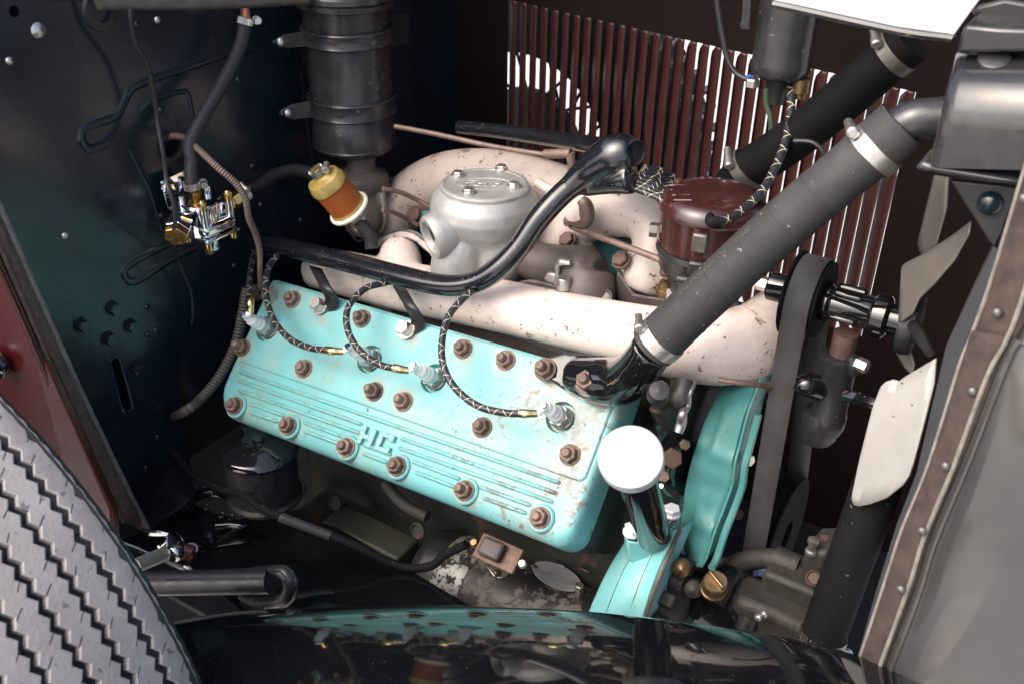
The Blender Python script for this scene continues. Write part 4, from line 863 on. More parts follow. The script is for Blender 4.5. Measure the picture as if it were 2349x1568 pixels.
for k in range(7):
    a, b = at(lw0[k], y=jy - .002 + k * .004), at(lw1[k], y=.165 + k * .010); mid = a.lerp(b, .5) + zc * .003
    w = thing('distributor_lead', ['frontmost and longest', 'second', 'third', 'fourth', 'fifth', 'sixth', 'rearmost and shortest'][k] + ' of seven braided leads fanning from tube to distributor', 'cable', a, 'leads between loom tube and distributor')
    tube('lead', [a + (a - b) * .08, a, mid, b], .0036, 'cable_braid', w, 10, 6)
# ---- ignition coil
cc = at((1787, 178), y=.33); cr0 = 67 * dep(cc) / FPX
CO = thing('ignition_coil', 'black cylindrical ignition coil hanging above the distributor', 'coil', cc)
lathe('can', cc, zc, [(0, 0), (cr0 * .55, -.001), (cr0 * .86, .002), (cr0 * .97, .007), (cr0, .014), (cr0, .018), (cr0 * .985, .020), (cr0 * .985, .16), (0, .16)], 'canister_black', CO, 40)
lathe('tower', cc + V3((.028, -.004, -.018)), zc, [(0, 0), (.0075, 0), (.0075, .006), (.010, .007), (.010, .022), (0, .022)], 'brass_old', CO, 16)
obj('terminal', hexprof(.008, .009, 'zinc'), CO, mtx(cc + V3((-.026, -.012, -.012)), zc))
prism('bracket', [at(c4(*p), y=.29) for p in ((75, -30), (115, -30), (108, 145), (62, 140))], (0, .003, 0), 'satin_black', CO, .001)
lathe('bracket_hole', at(c4(80, 120), y=.2895), (0, -1, 0), [(.005, 0), (0, .0005)], 'dull_black', CO, 14)
lathe('bottom_boss', cc + V3((.0, 0, -.03)), zc, [(0, 0), (.010, 0), (.014, .03), (0, .03)], 'satin_black', CO, 16)
d0 = dep(cc + V3((.028, -.004, -.018))); d1 = dep(at(c3(1295, 1200), y=.14))
HT = thing('high_tension_lead', 'braided lead with gold tracer looping from coil to distributor cap', 'cable', at(c3(1560, 1030), d=(d0 + d1) / 2))
tube('lead', cpath([c3(*p) for p in ((1716, 455), (1714, 600), (1692, 740), (1642, 880), (1560, 1030), (1460, 1125), (1380, 1180), (1300, 1203))], d0, d1), .0049, 'cable_braid', HT, 12, 8)
tube('boot', [at(c3(1330, 1195), d=d1), at(c3(1285, 1195), d=d1 + .002), at(c3(1278, 1165), d=d1 + .012)], [.0058, .0062, .005], 'rubber_dark', HT, 12)
WG = thing('coil_wire', 'thin green wire hanging from the coil into a sheathed cable', 'wire', at(c3(1600, 700), y=.30))
tube('wire', [at(c3(*p), y=.30) for p in ((1580, 480), (1582, 560), (1605, 640), (1605, 740), (1585, 840), (1575, 900))], .0032, 'wire_green', WG, 8)
tube('sheath', [at(c3(*p), y=.30) for p in ((1578, 870), (1568, 960), (1550, 1060), (1545, 1150))], .0052, 'braid_hose', WG, 10)
WB = thing('coil_feed_wire', 'black feed wire with a blue tip hanging beside the coil', 'wire', at(c3(1380, 300), y=.34))
tube('wire', [at(c3(*p), y=.36) for p in ((1310, -20), (1325, 80), (1345, 200), (1370, 310), (1410, 385), (1460, 420), (1490, 428))], .0035, 'wire_black', WB, 8)
tube('blue_tip', [at(c3(1485, 418), y=.355), at(c3(1512, 430), y=.35)], .0042, 'blue_cap', WB, 8)
# ---- water outlet on the head
WO = thing('water_outlet', 'glossy black cast water outlet bolted to the front of the head', 'water outlet', at((1340, 870), h=0))
fl_ = [dk(p) for p in ((1240, 850), (1252, 829), (1300, 815), (1400, 822), (1446, 862), (1440, 905), (1390, 921), (1310, 905), (1262, 872))]
a_ = prism('t', [dkp(u, v, .002) for u, v in fl_], NN * .010, 'gloss_black')
pl_ = [at((1310, 858), h=.014), at((1372, 872), h=.020), at((1425, 872), h=.030), at((1462, 845), h=.055), at((1500, 795), h=.083)]
b_ = tube('t', pl_, [.019, .026, .0265, .0235, .0225], 'gloss_black', None, 24, 6)
o = join('casting', [a_, b_], WO); smooth_union(o, .0022, 7)
for p, hh in (((1253, 848), .011), ((1349, 876), .034)):
    q = at(p, h=hh)
    if hh > .02: lathe('nut_pad', q - NN * .02, NN, [(.019, 0), (.018, .0205), (.0165, .0215), (0, .0215)], 'gloss_black', WO, 24)
    nut_at(WO, q + NN * .001, NN, s=1.08)
# ---- upper radiator hose
h0, h1 = at((1500, 792), h=.083), nk[-1]
hx = (h1 - h0).normalized()
h1 = nk[-1] + hx * .022; h0 = h0 - hx * .002
RH = thing('radiator_hose', 'thick grey rubber radiator hose slanting from the head to the radiator', 'hose', h0)
hp2 = [h0.lerp(h1, t) + V3((0, 0, .007 * math.sin(math.pi * t))) for t in (0, .2, .4, .6, .8, 1)]
a_ = tube('hose_body', hp2, [.0256, .0246, .0244, .0247, .0243, .0258], 'rubber_hose', RH, 40, 6, cap=False)
ring('hose_end', h1, hx, [(.0185, -.02), (.0246, -.02), (.0250, -.001), (.0235, .001), (.0185, 0)], 'rubber_hose', RH, 40)
for t in (.16, .30, .44, .57, .70): ring('wrap_mark', h0.lerp(h1, t) + V3((0, 0, .007 * math.sin(math.pi * t))), hx, [(.0238, -.0008), (.0252, -.0003), (.0252, .0003), (.0238, .0008)], 'rubber_hose', RH, 40)
clampset(RH, h0 + hx * .012, hx, .0246, .013, V3((-.4, -.3, .9)), 'zinc', .024)
clampset(RH, h1 - hx * .030, hx, .0248, .013, V3((-.75, -.35, .5)), 'zinc', .030)
# printing on the hose
mat('print_tan', (.082, .077, .058), .7)
def hose_text(s, t0, size, ang):
    cu = bpy.data.curves.new('print', 'FONT'); cu.body = s; cu.size = size; cu.extrude = .0002
    me = bpy.data.objects.new('tmp', cu); COL.objects.link(me); dg = bpy.context.evaluated_depsgraph_get(); m = bpy.data.meshes.new_from_object(me.evaluated_get(dg)); bpy.data.objects.remove(me)
    vs_ = -(ray((1750, 600))).normalized(); sd = (vs_ - hx * vs_.dot(hx)).normalized(); tn = hx.cross(sd)
    for v in m.vertices:
        x, y, z = v.co; a = ang + y / .0249; base = h0.lerp(h1, t0) + hx * x
        t = (base - h0).length / (h1 - h0).length
        v.co = base + V3((0, 0, .007 * math.sin(math.pi * t))) + (sd * math.cos(a) - tn * math.sin(a) * -1) * (.0249 + z)
    m.materials.clear(); m.materials.append(G('print_tan')); obj('printing', m, RH)
hose_text('KIT GOMVLCOIL    61M5', .20, .0085, -.95)
# ---- rear radiator hose (far bank)
FH = thing('far_radiator_hose', 'radiator hose to the far bank, hood shade in its black, behind the coil wires', 'hose', at((1700, 397), y=.30))
fa, fb_ = at((1702, 398), y=.30), at((2090, 92), y=.30); fx = (fb_ - fa).normalized()
tube('hose_body', [fa, fa.lerp(fb_, .3) + V3((0, 0, -.008)), fa.lerp(fb_, .6) + V3((0, 0, -.008)), fb_], .0245, 'rubber_shade_black', FH, 28, 8)  # hood shadow put into the hose and clamp tones
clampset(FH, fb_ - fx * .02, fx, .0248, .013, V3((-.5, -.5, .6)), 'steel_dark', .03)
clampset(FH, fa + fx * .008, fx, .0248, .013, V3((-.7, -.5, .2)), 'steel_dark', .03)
tube('far_outlet', [fa, fa - fx * .03 + V3((0, 0, -.01)), fa - fx * .05 + V3((0, 0, -.05))], .022, 'gloss_black', FH, 20)
tube('vacuum_wire', [at(c4(*p), y=.25) for p in ((320, 675), (400, 680), (450, 715), (475, 770))], .0025, 'wire_black', FH, 8)
# ---- oil filler
f0, f1 = at((1497, 1222), x=.30), at((1446, 1045), y=-.085); fx2 = (f1 - f0).normalized()
OF = thing('oil_filler', 'black oil filler tube topped by a bright white round cap', 'oil filler', f0)
lathe('tube', f0, fx2, [(.0200, -.004), (.0200, (f1 - f0).length - .014)], 'gloss_black', OF, 40)
cl = (f1 - f0).length; cn = (fx2 + (CAM - f1).normalized() * .55).normalized()
lathe('cap', f1, cn, [(.029, -.018), (.0315, -.016), (.0318, -.004), (.0308, -.001), (.026, .0012), (.012, .0022), (.0012, .0024), (.0012, .001), (0, .001)], 'alu_bright', OF, 56)
fz = f0.z
flp = [at(cT(*p), z=fz - .004) if False else at(p, z=fz - .003) for p in ((1432, 1224), (1440, 1208), (1480, 1195), (1525, 1160), (1545, 1160), (1560, 1180), (1552, 1200), (1510, 1235), (1480, 1245), (1440, 1240))]
prism('flange', flp, (0, 0, .006), 'gloss_black', OF, .002, 3)
for p in ((1450, 1221), (1540, 1178)): obj('flange_bolt', hexprof(.0095, .0075, 'white_bolt', washer=.0105), OF, mtx(at(p, z=fz + .003), zc))
# ---- turquoise saddle band below the filler
SB = thing('bell_band', 'light turquoise curved casting band below the oil filler', 'casting', at((1440, 1300), y=-.02))
sl = [(1432, 1240, .03), (1400, 1290, .0), (1372, 1345, -.025), (1345, 1410, -.045), (1328, 1470, -.05), (1315, 1540, -.05)]
sr = [(1556, 1215, .03), (1535, 1262, .0), (1510, 1320, -.025), (1485, 1395, -.045), (1468, 1460, -.05), (1455, 1540, -.05)]
rows = []
for a, b in zip(spline([tuple(at(p[:2], y=p[2])) for p in sl], 5), spline([tuple(at(p[:2], y=p[2])) for p in sr], 5)):
    a, b = V3(a), V3(b); rows.append([a + V3((0, .05, -.02)), a + V3((0, .004, -.002)), a + V3((.003, 0, 0)), a.lerp(b, .3), a.lerp(b, .345) + V3((0, -.0015, .001)), a.lerp(b, .7), a.lerp(b, .72) + V3((0, .001, -.0005)), b - V3((.003, 0, 0)), b + V3((0, .004, -.002)), b + V3((0, .05, -.02))])
grid('band', rows, 'teal_band', SB)
for k_ in (4, 6): tube('seam', [r_[k_] for r_ in rows[1::4]], .0006, 'steel_dark', SB, 6, 4)
tube('band_lip', [r_[7] + V3((.004, .002, 0)) for r_ in rows[::4]], .0028, 'steel_dark', SB, 8, 4)
prism('filler_boss', [p + V3((0, 0, -.001)) for p in flp], (0, .008, -.035), 'teal_band', SB, .002)
# generator drive: grimy toothed hub right of the band
GD = thing('drive_hub', 'grimy dark drive hub with blunt teeth beside the turquoise band', 'gear', at((1530, 1390), y=.0))
gc = at((1560, 1400), y=.03)
lathe('hub', gc, (1, 0, 0), [(0, -.04), (.06, -.04), (.062, -.02), (.05, -.005), (.03, .01), (0, .01)], 'grime', GD, 32)
for k in range(14):
    a = 2 * math.pi * k / 14; dv = V3((0, math.cos(a), math.sin(a))); box('tooth', gc + dv * .058 + V3((-.004, 0, 0)), (.018, .016, .014), 'grime', GD, dv, (1, 0, 0), .002)
for p in ((1563, 1298, 'brass_old'), (1548, 1330, 'grime'), (1590, 1345, 'grime')): lathe('stud', at(p[:2], y=.02), (.3, -.8, .5), [(0, 0), (.010, 0), (.010, .012), (.006, .016), (0, .018)], p[2], GD, 14)
# ---- timing cover
TC = thing('timing_cover', 'turquoise pressed timing cover with two bulges beside the belt', 'timing cover', at((1640, 1100), x=.33))
tr_ = [cT(1400, 122), cT(1345, 260), cT(1295, 420), cT(1235, 640), cT(1160, 970), cT(1110, 1120), cT(1060, 1330), cT(1010, 1560), (1640, 1215), (1612, 1280), (1600, 1300)]
tl_ = [cT(1335, 125), cT(1230, 240), cT(1000, 390), cT(905, 560), cT(815, 760), cT(745, 970), cT(690, 1150), cT(640, 1380), cT(620, 1560), (1562, 1195), (1565, 1250)]
ra = spline([tuple(at(p, x=.345)) for p in tr_], 5); la = spline([tuple(at(p, x=.298)) for p in tl_], 5); rows = []
n_ = len(ra)
for i, (a, b) in enumerate(zip(la, ra)):
    a, b = V3(a), V3(b); t = i / (n_ - 1); row = [a + V3((-.002, .05, -.01)), a + V3((-.001, .004, 0))]
    for k in range(11):
        s = k / 10; p = a.lerp(b, s); bul = .004 * math.sin(math.pi * min(1, s * 1.1))
        for c, wv in ((.40, .13), (.74, .10)):
            ft = max(0, 1 - abs((t - c) / wv) ** 3); fs_ = max(0., min(1., (s - .33) * 5)); bul += .007 * ft ** .6 * fs_ * fs_ * (3 - 2 * fs_)
        row.append(p + V3((-.25, -.75, .25)).normalized() * bul)
    row += [b + V3((.002, .004, 0)), b + V3((.002, .05, -.01))]; rows.append(row)
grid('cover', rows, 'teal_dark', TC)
tube('flange_lip', [r_[12] + V3((.003, .003, 0)) for r_ in rows[::5]], .0016, 'teal_dark', TC, 8, 4)
tube('rear_flange', [r_[12] + V3((.012, .012, -.004)) for r_ in rows[15::5]], .0045, 'teal_dark', TC, 8, 4)
for p, m_ in ((cT(1225, 1080), 'zinc'), ((1686, 1175), 'rust_dark'), ((1650, 1285), 'steel_dark'), (cT(1455, 535), 'zinc')): obj('bolt', hexprof(.0072, .008, m_), TC, mtx(at(p, x=.352), (.9, -.4, .2)))
lathe('small_hole', at(cT(1097, 460), x=.312) + V3((-.004, -.012, .004)), (-.2, -.9, .35), [(.0052, 0), (0, .0008)], 'dull_black', TC, 14)
# ---- front plate pieces between head and timing cover
WPP = thing('water_pump', 'grey greasy water pump casting between head and timing cover', 'water pump', at((1550, 960), x=.27))
prism('casting', [at(cT(*p), x=.262) for p in ((260, 600), (330, 520), (520, 400), (560, 330), (880, 340), (870, 560), (820, 700), (740, 900), (620, 900), (480, 860), (350, 740))], (.018, 0, 0), 'grime', WPP, .006, 3)
a_ = tube('neck', [at(cT(620, 330), x=.285), at(cT(590, 480), x=.288), at(cT(600, 560), x=.29)], [.013, .012, .008], 'steel_dark', WPP, 16)
tube('drain_tap', [at(cT(*p), x=.30) for p in ((740, 350), (690, 450), (670, 580), (620, 640), (605, 740), (575, 830))], [.002, .0024, .0028, .005, .006, .005], 'steel', WPP, 12)
lathe('bolt_head', at(cT(380, 470), x=.283), (.3, -.6, .75), [(.012, 0), (.012, .014), (.010, .018), (0, .019)], 'satin_black', WPP, 20)
FP = thing('fuel_pump_plate', 'oily black side plate with rusty hex plugs beside the filler cap', 'plate', at((1545, 1070), x=.285))
prism('plate', [at(cT(*p), x=.278) for p in ((480, 940), (560, 860), (640, 880), (720, 920), (700, 1150), (640, 1340), (560, 1400), (440, 1330), (400, 1200), (420, 1020))], (.012, 0, 0), 'gloss_black', FP, .005, 3)
obj('hex_plug', hexprof(.0118, .007, 'rust_dark'), FP, mtx(at(cT(508, 1072), x=.292), (.55, -.7, .45), (0, 0, 1)))
obj('bolt', hexprof(.0064, .005, 'rust_nut'), FP, mtx(at(cT(632, 942), x=.292), (.55, -.7, .45)))
obj('bolt', hexprof(.0064, .005, 'rust_nut'), FP, mtx(at(cT(430, 1246), x=.292), (.55, -.7, .45)))
tube('gasket', [at(cT(*p), x=.284) for p in ((410, 1340), (450, 1400), (520, 1440), (590, 1430), (630, 1400))], .0028, 'zinc', FP, 8, 4, wob=.15)
TR_ = thing('oil_line', 'thin dark copper line crossing in front of the timing cover', 'pipe', at(cT(1200, 350), x=.34))
tube('pipe', [at(cT(*p), x=x) for p, x in (((960, 320), .325), ((1150, 350), .345), ((1330, 370), .36), ((1470, 395), .37))], .0032, 'brown_rod', TR_, 8)
obj('nut', hexprof(.008, .012, 'grime'), TR_, mtx(at(cT(1450, 380), x=.365), (1, -.2, 0)))
# ---- pulleys and belt
BX0, BX1 = .368, .3945; UY, UZ, UR = .160, .197, .043; LY, LZ, LR = .205, -.155, .078
BE = thing('fan_belt', 'wide grey-black fan belt running down from the top pulley', 'belt', (.38, LY, LZ - LR))
dy, dz = LY - UY, LZ - UZ; D_ = math.hypot(dy, dz); th0 = math.atan2(dz, dy); al = math.acos((UR - LR) / D_)
loop = []
a_s, a_e = th0 + al, th0 + 2 * math.pi - al
for k in range(25): a = a_s + (a_e - a_s) * k / 24; loop.append((UY + UR * math.cos(a), UZ + UR * math.sin(a), math.cos(a), math.sin(a)))
b_s, b_e = th0 - al, th0 + al
for k in range(25): a = b_s + (b_e - b_s) * k / 24; loop.append((LY + LR * math.cos(a), LZ + LR * math.sin(a), math.cos(a), math.sin(a)))
vs, fs = [], []
pr = [(BX0 + .006, -.008), (BX0, -.001), (BX0 + .001, 0), (BX1 - .001, 0), (BX1, -.001), (BX1 - .006, -.008)]
for y, z, ny, nz in loop:
    for x, o_ in pr: vs.append(V3((x, y + ny * o_, z + nz * o_)))
n_ = len(loop); q = len(pr)
for i in range(n_):
    for j in range(q): fs.append((i * q + j, ((i + 1) % n_) * q + j, ((i + 1) % n_) * q + (j + 1) % q, i * q + (j + 1) % q))
o = obj('belt', mesh('belt', vs, fs, 'rubber', ang=50), BE)
PU = thing('fan_pulley', 'black upper fan pulley carrying the belt', 'pulley', (.38, UY, UZ))
def pulley(t, y, z, r):
    ring('rim', (.3815, y, z), (1, 0, 0), [(.02, -.018), (r + .002, -.018), (r + .002, -.0155), (r - .010, -.008), (r - .010, .008), (r - .002, .0145), (r - .002, .017), (.02, .017)], 'rubber_shade_black', t, 48)
pulley(PU, UY, UZ, UR)
lathe('hub_cap', V3((.36, UY, UZ)), (-1, 0, 0), [(.0155, 0), (.0155, .020), (.0135, .022), (.008, .023), (0, .023)], 'gloss_black', PU, 28)
obj('hub_nut', hexprof(.008, .012, 'zinc'), PU, mtx(V3((.337, UY, UZ)), (-1, 0, 0)))
PL = thing('crank_pulley', 'black lower crank pulley deep behind the belt', 'pulley', (.38, LY, LZ - LR)); pulley(PL, LY, LZ, LR)
# ---- fan shaft housing and support post
FS = thing('fan_housing', 'glossy black fan shaft housing on an upright clamp post', 'fan housing', at((1915, 1000), x=.44))
ax0, ax1 = V3((.40, UY, UZ)), V3((.474, UY, UZ))
lathe('shaft_housing', ax0, (1, 0, 0), [(0, 0), (.021, 0), (.021, .004), (.0175, .008), (.0175, .046), (.019, .048), (.0225, .050), (.023, .056), (.023, .062), (.0195, .065), (.016, .066), (.016, .078), (0, .078)], 'gloss_black', FS, 40)
for a in (60, 120, 200): 
    dv = V3((0, math.cos(R(a)), math.sin(R(a)))); box('rib', ax0.lerp(ax1, .3) + dv * .016, (.03, .006, .012), 'gloss_black', FS, dv, (1, 0, 0), .003)
pz = at(cB(660, 960), y=.15)
lathe('post_clamp', V3((pz.x, .15, pz.z - .075)), zc, [(0, 0), (.016, .002), (.019, .010), (.0195, .025), (.018, .028), (.018, .085), (.0195, .089), (.0195, .098), (.016, .10), (0, .10)], 'satin_black', FS, 32)
lathe('post', V3((pz.x, .15, pz.z)), zc, [(0, 0), (.0125, 0), (.0125, .050), (0, .050)], 'rust_dark', FS, 28)
lathe('lower_cup', at(cB(530, 1340), y=.15) - zc * .02, zc, [(0, 0), (.016, .003), (.020, .010), (.021, .03), (.018, .042), (0, .042)], 'satin_black', FS, 32)
obj('clamp_bolt', hexprof(.0072, .012, 'zinc'), FS, mtx(at(cB(800, 880), y=.13), (1, -.25, 0)))
tube('pinch_lug', [at(cB(760, 830), y=.13), at(cB(780, 900), y=.13), at(cB(770, 970), y=.13)], [.005, .007, .004], 'satin_black', FS, 12)
tube('side_arm', [at(cB(360, 1040), y=.13), at(cB(430, 1035), y=.128), at(cB(520, 1050), y=.14)], [.007, .012, .015], 'gloss_black', FS, 20)
tube('brace_bar', [at(cB(715, 1110), y=.14), at(cB(830, 1140), y=.135), at(cB(990, 1190), y=.13)], .0068, 'gloss_black', FS, 6)
# ---- fan
FA = thing('cooling_fan', 'pale grey cooling fan blades in front of the radiator core', 'fan', (.495, .17, .19))
lathe('hub', V3((.478, UY, UZ)), (1, 0, 0), [(0, 0), (.03, 0), (.032, .006), (.03, .014), (0, .016)], 'satin_black', FA, 28)
def blade(pts, q, n, curl, m_, name='blade', rivets=()):
    n = V3(n).normalized(); P = [at(p, n=n, q=q) for p in pts]; c = sum(P, V3()) / len(P)
    if n.dot(CAM - c) < 0: n = -n
    lng = max(((a - b) for a in P for b in P), key=lambda d_: d_.length).normalized(); e = n.cross(lng)
    bm = bmesh.new(); f = bm.faces.new([bm.verts.new(p) for p in P]); bmesh.ops.triangulate(bm, faces=[f])
    bmesh.ops.subdivide_edges(bm, edges=bm.edges[:], cuts=5, use_grid_fill=True)
    def sag(p): t_ = (p - c).dot(e); l_ = (p - c).dot(lng); return n * (curl * t_ * t_ * 5 - abs(curl) * l_ * l_ * .4)
    for v in bm.verts: v.co = v.co + sag(v.co)
    me = bpy.data.meshes.new(name); bm.to_mesh(me); bm.free(); me.materials.append(G(m_)); me.shade_smooth()
    o = obj(name, me, FA); sd_ = o.modifiers.new('s', 'SOLIDIFY'); sd_.thickness = .0024; sd_.offset = -1
    for r_ in rivets: obj('rivet', lathe_me('rv', [(.0032, 0), (.003, .0008), (0, .0014)], 'rust_nut', 14), FA, mtx(at(r_, n=n, q=q) + sag(at(r_, n=n, q=q)) + n * .0012, n))
bp3 = [c7(572, 478), c7(590, 460), c7(612, 453), c7(632, 460), c7(660, 440), c7(762, 378), c7(758, 470), c7(725, 620), c7(692, 760), c7(678, 805), c7(655, 838), c7(590, 886), c7(520, 910), c7(482, 917), c7(462, 910), c7(455, 888), c7(490, 740), c7(540, 560)]
q3 = at((2060, 990), y=.06)
blade(bp3, q3, (-.45, -.86, .20), .6, 'blade', rivets=(c7(708, 424), c7(643, 466), c7(680, 548), c7(612, 588)))
blade([c7(490, 905), c7(608, 880), c7(596, 930), c7(570, 1000), c7(560, 1006), c7(545, 985)], at((2020, 1180), y=.10), (.5, -.8, .2), .6, 'blade_shaded')
blade([c4(850, 1278), c4(870, 1258), c4(960, 1210), c4(1080, 1130), c4(1172, 1058), c4(1168, 1120), c4(1100, 1250), c4(1000, 1365), c4(930, 1430), c4(895, 1505), c4(830, 1548), c4(823, 1540), c4(835, 1400)], at((2120, 640), y=.13), (-.5, -.8, .2), .9, 'blade_shaded')
blade([c4(1000, 840), c4(1066, 850), c4(1062, 1000), c4(1010, 1185), c4(942, 1226), c4(926, 1200), c4(918, 1170), c4(960, 1000)], at((2140, 500), y=.20), (-.6, -.75, .2), .6, 'blade_shaded')
blade([c7(612, 340), c7(660, 290), c7(690, 400), c7(680, 440), c7(650, 410)], at((2080, 800), y=.17), (-.4, -.8, .2), .5, 'blade_shaded')
tube('spider_arm', [at(c7(680, 260), y=.13), at(c7(705, 300), y=.10), at(c7(740, 360), y=.075)], [.006, .006, .004], 'satin_black', FA, 8)
# ---- lower radiator hose
l0, l1 = at((1880, 1480), y=.04), at((2020, 1090), y=.085); lx = (l1 - l0).normalized()
LH = thing('lower_radiator_hose', 'black lower radiator hose standing beside the fan blade', 'hose', l0)
tube('hose_body', [l0 - lx * .02, l0.lerp(l1, .4), l1 + lx * .05], .0235, 'rubber_dark', LH, 32, 8)
clampset(LH, l0 + lx * .012, lx, .0238, .011, V3((.8, -.6, 0)), 'clamp_band', .028)
tube('pipe_end', [l0 - lx * .01, l0 - lx * .06], .022, 'satin_black', LH, 24)
# ---- fittings in the lower right
WT = thing('water_inlet_pipe', 'dull green cast inlet pipe with grimy fittings below the belt', 'pipe', at((1800, 1300), y=.10))
tube('pipe', [at(cQ(*p), y=.10) for p in ((1130, 430), (1280, 370), (1480, 360), (1700, 420))], [.0125, .0115, .012, .0135], 'grime', WT, 20)
lathe('collar', at(cQ(1600, 390), y=.10), (1, 0, -.05), [(0, -.014), (.0145, -.014), (.0145, .014), (0, .014)], 'grime', WT, 24)
prism('fitting', [at(cQ(*p), y=.075) for p in ((1720, 380), (1800, 300), (1960, 300), (1960, 400), (1880, 560), (1800, 660), (1710, 600), (1740, 480))], (0, .05, 0), 'grime', WT, .006, 3)
lathe('grease_cup', at(cQ(1815, 310), y=.075), zc, [(0, 0), (.0065, 0), (.0065, .004), (.0045, .005), (.0045, .014), (.006, .015), (.006, .019), (0, .020)], 'steel', WT, 16)
lathe('plug', at(cQ(1840, 540), y=.065), (.1, -.6, .8), [(0, 0), (.009, 0), (.009, .008), (.007, .010), (.006, .008), (0, .008)], 'rust_dark', WT, 20)
lathe('plug', at(cQ(1930, 240), y=.10), zc, [(0, 0), (.007, 0), (.006, .010), (0, .011)], 'rust_dark', WT, 16)
GE = thing('generator', 'black generator body low in the bay under the brass cap', 'generator', at((1680, 1420), y=.05))
tube('body', [at(cQ(980, 900), y=.03), at(cQ(1180, 620), y=.09), at(cQ(1300, 520), y=.13)], [.030, .034, .034], 'gloss_black', GE, 32)
tube('end_band', [at(cQ(1240, 980), y=.03), at(cQ(1290, 860), y=.04)], [.011, .013], 'satin_black', GE, 16)
for p in ((1360, 860), (1410, 830)): lathe('terminal', at(cQ(*p), y=.02), (.3, -.7, .6), [(0, 0), (.0045, 0), (.0045, .005), (.0025, .008), (0, .009)], 'zinc', GE, 14)
box('bracket', at(cQ(1650, 800), y=.09), (.07, .05, .12), 'grime', GE, bevel=.006)
box('mount', at(cQ(1480, 900), y=.06), (.09, .05, .07), 'grime', GE, bevel=.01)
BC = thing('brass_cap', 'worn brass cap with a raised finger grip near the timing cover', 'cap', at(cQ(970, 680), y=.03))
bc = at(cQ(985, 600), y=.02); bn = V3((.15, -.35, .92)).normalized()
lathe('cap', bc, bn, [(0, -.010), (.0135, -.010), (.0150, -.008), (.0150, -.003), (.0136, -.002), (.0134, .013), (.0120, .0145), (0, .0145)], 'brass_old', BC, 40)
gp0, gp1 = at(cQ(945, 370), y=.012), at(cQ(1050, 510), y=.005); gd = (gp1 - gp0).normalized()
box('finger_grip', bc + bn * .017, (.025, .004, .009), 'brass_old', BC, bn, gd, .002)
# ---- starter motor
s0, s1 = at(cS(330, 800), y=.0), at(cS(1640, 1040), y=-.005)
SM = thing('starter_motor', 'mottled black starter motor lying below the cylinder head', 'starter motor', s0)
sx = V3((1, 0, .03)).normalized(); sc0 = at(cS(420, 900), y=.03); SR = .062
lathe('body', sc0, sx, [(0, .03), (SR, .03), (SR, .24), (SR - .004, .245), (0, .245)], 'starter_body', SM, 48)
lathe('end_band', sc0, sx, [(0, -.012), (SR + .001, -.012), (SR + .002, -.010), (SR + .002, .032), (SR + .001, .034), (0, .034)], 'starter_band', SM, 48)
lathe('end_cap', sc0, sx, [(0, -.06), (.045, -.058), (SR - .002, -.045), (SR, -.035), (SR, -.011), (0, -.011)], 'satin_black', SM, 48)
vw = (CAM - at(cS(1380, 840), y=0)).normalized()
def on_starter(p, off=0.):
    r0 = ray(p).normalized(); o_ = CAM - sc0; rr = r0 - sx * r0.dot(sx); oo = o_ - sx * o_.dot(sx)
    a, b, c = rr.dot(rr), 2 * rr.dot(oo), oo.dot(oo) - (SR + off) ** 2; dsc = b * b - 4 * a * c
    t = (-b - math.sqrt(max(dsc, 0))) / (2 * a); return CAM + r0 * t
ell = []
for k in range(28):
    a = 2 * math.pi * k / 28; ca, sa = math.cos(R(24)), math.sin(R(24)); ex_, ey_ = 262 * math.cos(a), 118 * math.sin(a)
    ell.append(cS(1378 + ex_ * ca - ey_ * sa, 842 + ex_ * sa + ey_ * ca))
cen = cS(1378, 842); rings = []
for off, ks in ((.0002, 1.), (.0012, .995), (.0012, .93), (.0008, .92), (.0008, .5)):
    rings.append([on_starter((cen[0] + (p[0] - cen[0]) * ks, cen[1] + (p[1] - cen[1]) * ks), off) for p in ell])
loft('name_plate', rings, 'alu_plate', SM)
for p in ((1152, 748), (1598, 928)): lathe('plate_screw', on_starter(cS(*p), .0008), on_starter(cS(*p)) - sc0 - sx * (on_starter(cS(*p)) - sc0).dot(sx), [(.005, 0), (.004, .002), (0, .003)], 'rust_nut', SM, 12)
q = on_starter(cS(1600, 985), .004); box('plate_clip', q, (.008, .01, .02), 'zinc', SM, bevel=.001)
lathe('case_screw', on_starter(cS(1655, 790)), on_starter(cS(1655, 790)) - sc0 - sx * (on_starter(cS(1655, 790)) - sc0).dot(sx), [(.009, 0), (.009, .002), (.006, .002), (.005, .0), (0, .0)], 'rust_nut', SM, 16)
TBX = thing('starter_switch', 'rusty brown starter terminal box on top of the starter motor', 'terminal box', at(cS(800, 650), y=-.03))
tcn = at(cS(800, 620), y=-.028); tu = V3((0, -.55, .83)).normalized()
box('base', tcn - tu * .004, (.056, .030, .009), 'rust_box', TBX, tu, sx, .005, 3)
box('rim', tcn + tu * .003, (.059, .033, .003), 'rust_box', TBX, tu, sx, .002)
box('cover', tcn + tu * .010 - sx * .006, (.030, .023, .015), 'brown_cast', TBX, tu, sx, .004, 3)
prism('tab', [on_starter(cS(*p), .001) for p in ((668, 735), (935, 780), (860, 850), (800, 865), (740, 835))], (on_starter(cS(800, 800)) - sc0).normalized() * .002, 'zinc', TBX, .0008)
lathe('tab_screw', on_starter(cS(787, 812), .003), (on_starter(cS(787, 812)) - sc0), [(.0055, 0), (.0055, .001), (.004, .003), (0, .0035)], 'brass_old', TBX, 16)
for s in (-1, 1): lathe('lug_screw', tcn + sx * s * .035 + tu * .001, tu, [(.0055, 0), (.0055, .003), (.004, .005), (0, .005)], 'brass_old' if s < 0 else 'zinc', TBX, 14)
